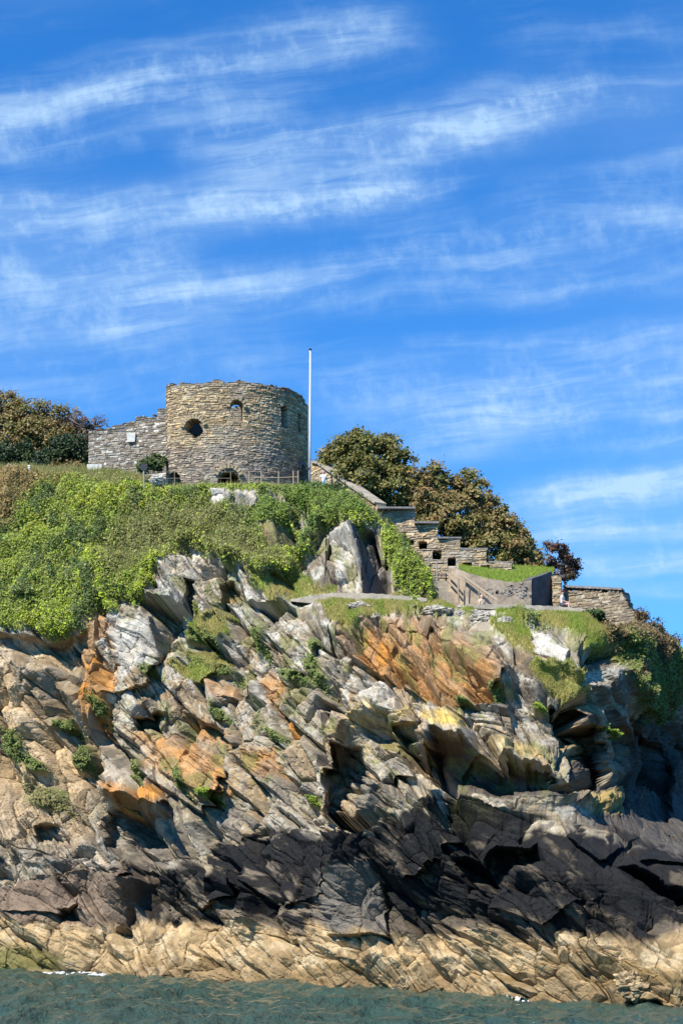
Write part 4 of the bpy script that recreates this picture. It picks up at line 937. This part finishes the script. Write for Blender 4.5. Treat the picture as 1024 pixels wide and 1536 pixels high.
tree('brown_tree', 'low brown tree at the outer right end of the trees behind the stepped wall', (760, 880, 110.5), [(715, 800, 38, 26, 0), (750, 795, 30, 26, .5), (770, 815, 28, 24, 0), (745, 825, 44, 26, -.8), (790, 838, 24, 18, 0), (800, 850, 20, 12, -.5), (700, 790, 30, 20, -.5), (770, 850, 36, 14, -1), (730, 775, 22, 20, 0), (765, 790, 18, 16, 0)], 18000, .23, RUST+BROWNT+OAK[:2], .48, g, twigs=7)
tree('purple_leaved_tree', 'small thin purple brown tree standing alone above the pier', (846, 885, 106.5), [(838, 826, 13, 12, 0), (850, 842, 14, 14, 0), (828, 845, 10, 16, .3), (858, 858, 14, 10, .2), (822, 818, 6, 8, .3), (845, 866, 16, 8, 0)], 2600, .20, PURP, .35, None, twigs=7, trunk_r=.08)
tree('brown_tree', 'tall brown leaved tree at the left edge of the photo behind the slope', (40, 720, 131), [(5, 610, 34, 22, 1), (40, 625, 36, 24, 0), (75, 632, 34, 26, 0), (105, 640, 28, 26, -.5), (60, 655, 50, 28, -1), (-30, 620, 40, 34, 0), (120, 660, 22, 26, -1), (20, 668, 40, 24, -1.5), (90, 668, 40, 22, -1.5), (130, 676, 26, 18, -1.5), (20, 645, 40, 24, -1)], 34000, .22, BROWNT+RUST[:2]+OAK[:1], .6, None, twigs=7)
tree('bare_tree', 'pale purplish almost leafless tree behind the left end of the curtain wall', (140, 690, 128), [(128, 640, 18, 18, 0), (145, 635, 14, 12, 0), (112, 632, 14, 12, .5)], 900, .18, [(.12, .09, .07), (.15, .10, .10)], .4, None, twigs=12, trunk_r=.1)

def bush(name, label, cat, blobs_px, n, size, pal, group=None, clump=.3, ry=.7, stems=True):
    Yv = blobs_px[0][4]; b = W(blobs_px[0][0], blobs_px[0][1]+blobs_px[0][3], Yv); r = thing(name, label, cat, tuple(b), group)
    blobs = [(W(x, y, Yb), (rx*Yb/F, rx*Yb/F*ry, rz*Yb/F)) for x, y, rx, rz, Yb in blobs_px]
    V, Fc, Cc = blob_leaves(blobs, n, size, pal, clump, .4); under(mesh_np('foliage', V, Fc, M['leaf'], Cc), r)
    if stems:
        mb = MB(); lo = [c-(0, 0, rr[2]*.95) for c, rr in blobs]
        if len(lo) > 1: mb.tube(sorted(lo, key=lambda q: q[0]), .03, 5)
        for c, rr in blobs:
            for k in range(4): mb.tube([c-(0, 0, rr[2]*.95), c+R.normal(size=3)*.1, c+unit(1)[0]*np.array(rr)*.9], [.035, .025, .01], 5)
        mb.build('stem', M['bark'], r, True)
    return r
bush('holly_bush', 'dark evergreen bush at the left edge under the brown tree', 'bush', [(20, 680, 30, 22, 126), (-15, 685, 30, 24, 126), (45, 690, 16, 14, 125.5)], 7000, .22, HOLLY, clump=.5)
bush('holly_bush', 'dark evergreen bush against the left end of the curtain wall', 'bush', [(92, 675, 30, 24, 124), (118, 680, 18, 26, 123.5), (75, 690, 20, 16, 123.5)], 7000, .22, HOLLY, clump=.5)
bush('bracken_bank', 'rust brown bracken below the dark evergreen bushes on the left', 'bracken', [(90, 708, 26, 12, 120.5), (118, 704, 16, 12, 119.5), (60, 716, 18, 8, 121)], 5000, .2, BROWNT, clump=.4, stems=False)
bush('backing_shrub', 'dark shrubs added to block the sky in the loopholes of the stepped wall', 'shrub', [(x, y, 16, 18, 108.6) for x, y in ((612, 815), (634, 822), (655, 838), (677, 846), (700, 852), (726, 858), (650, 870))], 9000, .24, HOLLY+OAK[:1], clump=.4)  # added behind the wall so the loopholes stay dark against the sky
bush('grey_shrub', 'clipped green shrub leaning on the foot of the tower and curtain wall', 'shrub', [(232, 695, 16, 13, 112.6), (215, 700, 12, 9, 112.4), (243, 690, 7, 9, 112.8)], 4200, .16, [(0.096, 0.136, 0.035), (0.128, 0.168, 0.048), (0.056, 0.088, 0.024)], clump=.25)
bush('ivy_bush', 'dark glossy ivy bush under the standing person', 'ivy', [(500, 742, 24, 15, 108.2), (475, 735, 16, 10, 108.6), (525, 752, 18, 14, 107.6), (545, 772, 16, 14, 106.8), (450, 733, 14, 9, 108.8)], 9000, .19, [(0.063, 0.126, 0.023), (0.099, 0.180, 0.032), (0.040, 0.081, 0.018)], clump=.3)
bush('ivy_bush', 'dark ivy hanging between the white rocks below the tower', 'ivy', [(402, 785, 15, 26, 107.6), (425, 790, 12, 14, 107.0), (470, 790, 9, 18, 105.6)], 5200, .18, [(0.080, 0.170, 0.028), (0.120, 0.220, 0.040), (0.056, 0.110, 0.024)], clump=.28)
bush('bramble_bush', 'bright green bramble bush in front of the loopholes of the stepped wall', 'bush', [(598, 818, 16, 20, 103.8), (615, 845, 16, 18, 103.2), (628, 868, 14, 18, 102.4), (582, 795, 12, 16, 104.6), (610, 880, 16, 12, 101.8)], 9500, .18, [(0.153, 0.221, 0.037), (0.204, 0.281, 0.034), (0.111, 0.162, 0.034), (0.221, 0.221, 0.051)], clump=.3)
bush('ivy_curtain', 'dark ivy hanging over the end of the terrace beside the boundary wall', 'ivy', [(898, 930, 10, 13, 97.4), (888, 922, 14, 7, 97.2), (905, 938, 7, 10, 97.6)], 3800, .16, [(0.029, 0.065, 0.013), (0.046, 0.091, 0.018), (0.091, 0.130, 0.026)], clump=.25)
bush('bare_bush', 'bare purple brown bush on the skyline at the right edge', 'bush', [(960, 925, 14, 10, 100), (980, 940, 16, 12, 101), (1005, 960, 12, 10, 102)], 2200, .13, PURP+BROWNT, clump=.35)
bush('gorse_bush', 'brown gorse bush on the right shoulder below the crumbling wall', 'bush', [(955, 950, 22, 15, 98.5), (975, 962, 20, 14, 99), (935, 955, 14, 10, 98)], 7000, .15, [(0.176, 0.109, 0.048), (0.136, 0.088, 0.042), (0.208, 0.136, 0.056), (0.112, 0.104, 0.040)], clump=.3)
bush('yellow_shrub', 'yellow green shrub in the middle of the slope below the post', 'shrub', [(222, 762, 13, 11, Yf(222, 762, .3)), (228, 775, 9, 7, Yf(228, 775, .3))], 2200, .17, [(0.364, 0.392, 0.028), (0.266, 0.308, 0.028)], clump=.22, stems=False)
bush('yellow_shrub', 'yellow green shrub left of the white rocks under the tower', 'shrub', [(282, 762, 13, 8, Yf(282, 762, .3)), (270, 757, 9, 6, Yf(270, 757, .3))], 1800, .16, [(0.294, 0.350, 0.028), (0.196, 0.266, 0.028)], clump=.22, stems=False)
# small plants rooted in cracks of the cliff, each a thing
LAB = ['ferny tuft on the brown earth cliff at the left edge', 'flat green tuft at the top of the brown earth cliff', 'narrow green tuft right of the brown earth cliff hollow', 'wide sprawling dry tuft low on the brown earth cliff', 'green cushion on the upper ledge between the pale slabs', 'green cushion on the middle ledge under the pale slabs', 'thin green strip growing in a crack between grey slabs', 'small tuft beside the tall grey slab', 'green tuft right of the orange slabs in the middle', 'tiny tuft above the orange stained block',
       'narrow tuft in the seam left of the big orange slabs', 'trailing moss patch in the gully left of the banded orange rock', 'thin moss strip above the gully', 'bright cushion above the yellow lichen ledge', 'tuft at the right end of the banded orange rock', 'little tuft under the banded orange rock', 'bright green tuft beside the dark cleft', 'yellow green tuft on the rim of the black rocks', 'tuft in the shadow of the dark prism block', 'thin tuft in the crack across the orange slabs', 'yellow green tuft below the orange slabs', 'long green strip on the right shoulder of the cliff', 'mossy patch right of the white slab', 'low tuft under the sprawling fern', 'moss patch on the gully floor']
for k, ((x, y, rx, ry_), lb) in enumerate(zip(TUFT, LAB)):
    pal = [(0.153, 0.216, 0.045), (0.216, 0.270, 0.054), (0.108, 0.162, 0.036), (0.270, 0.270, 0.090)] if k not in (13, 16, 17, 20) else [(0.289, 0.374, 0.034), (0.204, 0.289, 0.034)]
    if k == 3: pal = [(0.272, 0.238, 0.085), (0.204, 0.204, 0.068), (0.340, 0.289, 0.119)]
    n = int(420+rx*ry_*5.0); ex, ey = R.normal(size=n*2)*rx*.42, R.normal(size=n*2)*ry_*.42
    xx = x+ex+.35*ey; yy = y+ey+.45*ex; q = ex
    keep = fbm(xx/9, yy/9, 870+k, 3)+.3*(R.random(n*2)-.5) > -.12; xx, yy = xx[keep], yy[keep]
    p, nn, _, _ = at(xx, yy); m = len(p); p = p+nn*(R.random(m)**1.5*.24)[:, None]; d = nn*.5+np.array((-.2, -.35, .6))+R.normal(size=(m, 3))*.5; d /= np.linalg.norm(d, axis=1, keepdims=True)
    c = np.array(pal)[R.integers(0, len(pal), m)]*R.uniform(.55, 1.35, (m, 1))
    V, Fc, Cc = leaf_mesh(p, d, R.uniform(.08, .19, m), c, .6); b0 = at(x, y)[0][0]; o = mesh_np('rock_plant', V-b0, Fc, M['leaf'], Cc); o.location = b0
    tag(o, lb, 'plant', 'plants rooted in the cliff')

# ================================================================== LOOSE ROCKS
def boulder(label, px, py, Yv, rx, rz, colr, seed, name='boulder', group=None, tan=False):
    n1, n2 = 96, 64; th = np.linspace(0, 2*math.pi, n1, endpoint=False); ph = np.linspace(-math.pi/2, math.pi/2, n2)
    TH, PH = np.meshgrid(th, ph); d = np.stack([np.cos(PH)*np.cos(TH), np.cos(PH)*np.sin(TH), np.sin(PH)], -1)
    rs = np.random.default_rng(seed); rr = np.full(TH.shape, 1e9)
    for k in range(38):
        nn = rs.normal(size=3); nn /= np.linalg.norm(nn); q = d@nn; rr = np.minimum(rr, np.where(q > .05, rs.uniform(.82, 1.05)/np.maximum(q, .05), 1e9))
    bl_ = blocks(TH*2.2+PH*.8, PH*4-TH*.6, seed)[0]; rr = np.minimum(rr, 1.35)*(1+.20*bl_+.10*fbm(TH*4, PH*6, seed, 4)); s = Yv/F
    Vx = d*rr[..., None]*np.array((rx*s, rx*s*.8, rz*s)); tl = .5; Vx = np.stack([Vx[..., 0]+tl*0, Vx[..., 1], Vx[..., 2]], -1); c = W(px, py, Yv)
    I = np.arange(n1*n2).reshape(n2, n1); Q = np.stack([I[:-1], np.roll(I, -1, 1)[:-1], np.roll(I, -1, 1)[1:], I[1:]], -1).reshape(-1, 4)
    cc = np.array(colr)*(1+.45*fbm(TH*1.5, PH*2.5, seed+3, 5))[..., None]
    cc = cc*(1-ss(fbm(TH*2, PH*3, seed+9, 5), .1, .3)[..., None]*.5)+np.array((.5, .47, .38))*ss(fbm(TH*2, PH*3, seed+9, 5), .1, .3)[..., None]*.5*(0 if tan else 1)
    o = mesh_np(name, (Vx+c).reshape(-1, 3)-c, Q, M['rock'], cc.reshape(-1, 3)); o.location = c; return tag(o, label, 'rock', group)
gr = 'pale rocks bedded in the terrace turf'
for k, (x, y, rx, rz, lb) in enumerate([(655, 918, 24, 10, 'wide pale rock lying in the turf below the stone steps'), (722, 930, 18, 14, 'grey pointed rock in the turf below the battery wall'), (757, 940, 15, 14, 'white crusted rock in the turf above the white slab'), (690, 922, 10, 7, 'small grey rock between the wide pale rock and the pointed one'), (540, 912, 18, 8, 'low pale rock under the path edge'), (610, 912, 12, 5, 'flat pale stone in the turf above the banded orange rock')]):
    boulder(lb, x, y, Yf(x, y, -.1), rx, rz, (.40, .36, .29), 900+k, group=gr)
boulder('white rock face by the low arch at the left foot of the tower', 237, 721, 110.9, 12, 9, (.56, .53, .46), 930)
for k, (x, y, rx, rz, lb) in enumerate([(985, 1452, 44, 38, 'big tan barnacled rock at the right edge of the waterline'), (950, 1480, 26, 22, 'tan rock in front of the big barnacled rock'), (1015, 1490, 30, 18, 'low wet tan rock in the bottom right corner'), (945, 1440, 18, 18, 'small tan rock on the left shoulder of the big barnacled rock')]):
    boulder(lb, x, y, 69.6-(1.2 if k in (1, 2) else 0), rx, rz, (.36, .265, .145), 940+k, name='shore_rock', group='tan rocks at the right end of the waterline', tan=True)

# ================================================================== FOAM
def foam(label, px0, px1, seed, out=.8, w_=.5, thr=-.04):
    px = np.arange(px0, px1, 1.0); Yw = []
    for x in px:
        j = int(np.clip(np.interp(x, colsA, np.arange(len(colsA))), 0, len(colsA)-1)); z = P[:, j, 2]; i = int(np.argmax(z > .05)); Yw.append(P[i, j, 1])
    Yw = np.array(Yw); Yw = np.convolve(np.pad(Yw, 6, 'edge'), np.ones(13)/13, 'valid'); u = (px-px0)/(px1-px0)
    V, f = [], []; nv = 12; e = np.sin(np.pi*u)**.5
    for k, x in enumerate(px):
        yc = Yw[k]-out; X = (x-512)/F*yc
        for m in range(nv):
            q = m/(nv-1); y = yc+(q-.5)*2*w_*e[k]*(1+.6*vn(np.array([x*.3]), np.array([q*0.]), seed)[0])*2
            V.append((X, y, -.05+.22*math.sin(math.pi*q)*e[k]*(.6+.6*fbm(np.array([x*.25]), np.array([q*5]), seed, 3)[0])))
        if k:
            for m in range(nv-1): b = k*nv+m; f.append((b-nv, b, b+1, b-nv+1))
    keep = fbm(np.array([V[a[0]][0]*2.2 for a in f]), np.array([V[a[0]][1]*2.2 for a in f]), seed+5, 4) > thr
    o = mesh_np('foam', np.array(V), np.array(f)[keep], M['foam'], smooth=True); return tag(o, label, 'sea foam', kind='stuff')
M['foam'] = plain('foam_white', (.66, .69, .68), .7, 0, .6, 1.15, 2.5)
foam('white wash of a wave at the foot of the left rocks', 55, 190, 960, .9, .95, -.16)
foam('thin white fleck of foam at the foot of the right rocks', 735, 800, 970, .5, .25)
foam('small fleck of foam under the middle rocks', 575, 600, 980, .4, .2)
# ================================================================== WATER
gxw = np.arange(-75, 75.01, .3); gyw = 40*np.exp(np.linspace(0, math.log(125/40), 420))
XW, YW = np.meshgrid(gxw, gyw)
def waves(x, y):
    q = .35*vn(x*.12, y*.12, 700)
    z = .30*fbm(x*.22+q, y*.12, 701, 3)+.42*(1-2*abs(fbm(x*.55+q, y*.25, 705, 3)))+.13*fbm(x*1.7, y*.8, 709, 3)
    return z-.2
ZW = waves(XW, YW)
fade = np.clip(np.minimum.reduce([XW+75, 75-XW, 125-YW, YW-40])/6, 0, 1); ZW = ZW*fade
iw = np.arange(XW.size).reshape(XW.shape)
qw = np.stack([iw[:-1, :-1], iw[:-1, 1:], iw[1:, 1:], iw[1:, :-1]], -1).reshape(-1, 4)
mw, nt, p, out = newmat('sea_water')
p.inputs['Base Color'].default_value = (.040, .074, .056, 1); p.inputs['Roughness'].default_value = .04; p.inputs['IOR'].default_value = 1.33
tcw = nd(nt, 'ShaderNodeNewGeometry').outputs['Position']
mpw = nd(nt, 'ShaderNodeMapping'); mpw.inputs['Scale'].default_value = (1, .6, 1); nt.links.new(tcw, mpw.inputs['Vector'])
nw = nd(nt, 'ShaderNodeTexNoise', Scale=2.6, Detail=5, Roughness=.6); nt.links.new(mpw.outputs[0], nw.inputs['Vector'])
bw = nd(nt, 'ShaderNodeBump', Strength=1.0, Distance=.45); nt.links.new(nw.outputs['Fac'], bw.inputs['Height']); nt.links.new(bw.outputs[0], p.inputs['Normal'])
MBW = np.stack([XW, YW, ZW], -1).reshape(-1, 3)
# the rest of the sea, a skirt of large quads around the rippled part
xs = [-4000, -75, 75, 4000]; ys = [-2000, 40, 125, 6000]; ev = []; ef = []
for a in range(3):
    for b in range(3):
        if a == 1 and b == 1: continue
        n = len(ev); ev += [(xs[a], ys[b], 0), (xs[a+1], ys[b], 0), (xs[a+1], ys[b+1], 0), (xs[a], ys[b+1], 0)]; ef.append((n, n+1, n+2, n+3))
wat = mesh_np('water', np.concatenate([MBW, np.array(ev, float)]), np.concatenate([qw, np.array(ef)+len(MBW)]), mw, smooth=True)
tag(wat, 'green grey rippled sea in front of the rocks', 'sea', kind='structure')

# ================================================================== SKY, SUN, CAMERA
SUN_AZ, SUN_EL = math.radians(47), math.radians(51)      # to the left behind the viewer
sd = Vector((-math.sin(SUN_AZ)*math.cos(SUN_EL), -math.cos(SUN_AZ)*math.cos(SUN_EL), math.sin(SUN_EL)))
w = bpy.data.worlds.new('World'); bpy.context.scene.world = w; w.use_nodes = True
nt = w.node_tree; bg = nt.nodes['Background']
sky = nt.nodes.new('ShaderNodeTexSky'); sky.sky_type = 'NISHITA'; sky.sun_disc = False
sky.sun_elevation = SUN_EL; sky.sun_rotation = math.atan2(sd.x, sd.y); sky.air_density = 1.0; sky.dust_density = .2; sky.ozone_density = 3.0
class E:                                   # small arithmetic on node sockets
    def __init__(s, k): s.k = k
    def op(s, o, *b):
        n = nt.nodes.new('ShaderNodeMath'); n.operation = o
        for i, q in enumerate((s,)+b):
            if isinstance(q, E): nt.links.new(q.k, n.inputs[i])
            else: n.inputs[i].default_value = q
        return E(n.outputs[0])
    def __add__(s, b): return s.op('ADD', b)
    def __sub__(s, b): return s.op('SUBTRACT', b)
    def __mul__(s, b): return s.op('MULTIPLY', b)
    def __truediv__(s, b): return s.op('DIVIDE', b)
    def ss(s, a, b):
        n = nt.nodes.new('ShaderNodeMapRange'); n.interpolation_type = 'SMOOTHSTEP'; nt.links.new(s.k, n.inputs['Value'])
        n.inputs['From Min'].default_value = a; n.inputs['From Max'].default_value = b; return E(n.outputs[0])
tc = nt.nodes.new('ShaderNodeTexCoord'); sp = nt.nodes.new('ShaderNodeSeparateXYZ'); nt.links.new(tc.outputs['Generated'], sp.inputs[0])
dx, dy, dz = E(sp.outputs[0]), E(sp.outputs[1]), E(sp.outputs[2])
hy = dy.op('ABSOLUTE').op('MAXIMUM', .05)
U = dx/hy*10; V = dz/hy*10                 # bearing and height of a sky direction (tangents x 10)
def cnoise(u, v, sc, det, ro, seed):
    c = nt.nodes.new('ShaderNodeCombineXYZ'); nt.links.new(u.k, c.inputs[0]); nt.links.new(v.k, c.inputs[1]); c.inputs[2].default_value = seed
    n = nt.nodes.new('ShaderNodeTexNoise'); n.inputs['Scale'].default_value = sc; n.inputs['Detail'].default_value = det; n.inputs['Roughness'].default_value = ro
    nt.links.new(c.outputs[0], n.inputs['Vector']); return E(n.outputs['Fac'])
Vt = V-U*.13                               # streaks climb gently to the right
w1 = cnoise(U*.7, Vt*1.6, 1.0, 3, .55, 1.3)-.5
Uw = U+w1*.5; Vw = V+w1*.42
fib = cnoise(U*.8, (Vt+w1*.35)*8.5, 1.0, 9, .63, 4.1)        # long fibres
rip = cnoise(U*3.4+Vt*.8, Vt*2.6, 1.9, 8, .66, 9.7)           # cross ripples
puff = cnoise(U*1.0, Vt*2.2, 1.0, 6, .6, 2.2)
BANDS = [((-120, 205), (330, 85), (640, 30), 34, .62), ((-100, 215), (250, 190), (480, 160), 26, .42), ((230, 232), (640, 205), (930, 118), 36, .80), ((640, 175), (860, 150), (1100, 95), 34, .42),
 ((-150, 312), (300, 312), (700, 265), 30, .72), ((-150, 402), (100, 402), (340, 372), 34, .60), ((-150, 512), (300, 450), (620, 385), 34, .62), ((500, 400), (760, 365), (1150, 300), 42, .50),
 ((420, 610), (760, 585), (1150, 560), 46, .62), ((700, 756), (900, 735), (1150, 690), 26, .95), ((740, 808), (950, 795), (1150, 770), 20, .8), ((780, 858), (950, 852), (1150, 840), 22, .8), ((-150, 590), (250, 560), (480, 520), 46, .30), ((520, 672), (800, 655), (1150, 640), 26, .38), ((350, 40), (520, 60), (700, 70), 40, .34), ((700, 70), (900, 40), (1150, 10), 30, .25), ((700, 300), (900, 260), (1150, 225), 26, .30), ((-150, 120), (200, 150), (520, 120), 22, .30), ((420, 470), (700, 440), (1150, 405), 24, .30), ((560, 540), (800, 515), (1150, 500), 18, .30), ((-150, 345), (120, 340), (420, 330), 16, .35), ((-150, 455), (200, 430), (420, 395), 18, .30), ((300, 320), (520, 300), (760, 255), 14, .4), ((840, 900), (960, 893), (1150, 880), 12, .4), ((600, 630), (860, 620), (1150, 600), 12, .4)]
tot = None
for (p0, p1, p2, wd, sg) in BANDS:
    q = [((x-512)/242., (1350-y)/242.) for x, y in (p0, p1, p2)]
    cf = np.polyfit([k[0] for k in q], [k[1] for k in q], 2)
    line = (Uw*float(cf[0])+float(cf[1]))*Uw+float(cf[2])
    d = (Vw-line)/(wd*1.05/242.)
    g = (d*d*-1.0).op('EXPONENT')
    win = U.ss(q[0][0], q[0][0]+.55)*(E(U.k)*-1).ss(-q[2][0], -q[2][0]+.55)
    m = g*win*sg
    tot = m if tot is None else tot+m
tex = (fib.ss(.36, .74)*.75+rip.ss(.42, .74)*.55)*(puff.ss(.25, .6)*.6+.4)
mask = (tot*(tex*.92+puff*.30+.06)+puff.ss(.45, .8)*fib.ss(.4, .75)*.16+cnoise(U*.3, Vt*.8, 1.0, 2, .5, 7.7).ss(.35, .7)*.10).op('MINIMUM', .80)
low = (V*-1.0).ss(-4.6, -1.6)              # more thin veil towards the horizon
mask = (mask+low*.10)*dz.ss(.0, .12)*dy.ss(-.2, .1)
tint = nt.nodes.new('ShaderNodeMix'); tint.data_type = 'RGBA'; tint.blend_type = 'MULTIPLY'; tint.inputs['Factor'].default_value = 1
tint.inputs['B'].default_value = (.29, 1.16, 2.02, 1); nt.links.new(sky.outputs[0], tint.inputs['A'])
mx = nt.nodes.new('ShaderNodeMix'); mx.data_type = 'RGBA'; nt.links.new(mask.k, mx.inputs['Factor'])
nt.links.new(tint.outputs['Result'], mx.inputs['A']); mx.inputs['B'].default_value = (5.4, 7.8, 10.4, 1)
nt.links.new(mx.outputs['Result'], bg.inputs['Color']); bg.inputs['Strength'].default_value = .067
L = bpy.data.lights.new('sun', 'SUN'); L.energy = 5.0; L.angle = math.radians(.5); L.color = (1, .94, .84)
lo = bpy.data.objects.new('sun', L); C.objects.link(lo); lo.rotation_euler = (-sd).to_track_quat('-Z', 'Y').to_euler()
cam = bpy.data.cameras.new('camera'); co = bpy.data.objects.new('camera', cam); C.objects.link(co)
co.location = (0, 0, CH); co.rotation_euler = (math.radians(90), 0, 0)
cam.sensor_width = 36; cam.lens = F/1536*36; cam.shift_y = (HZ-768)/1536; cam.clip_end = 9000; cam.clip_start = .5
sc = bpy.context.scene; sc.camera = co
sc.view_settings.view_transform = 'Standard'; sc.view_settings.look = 'None'; sc.view_settings.exposure = .66; sc.view_settings.gamma = 1
sc.cycles.max_bounces = 6; sc.cycles.diffuse_bounces = 1; sc.cycles.glossy_bounces = 3; sc.cycles.transparent_max_bounces = 4
sc.cycles.use_denoising = True
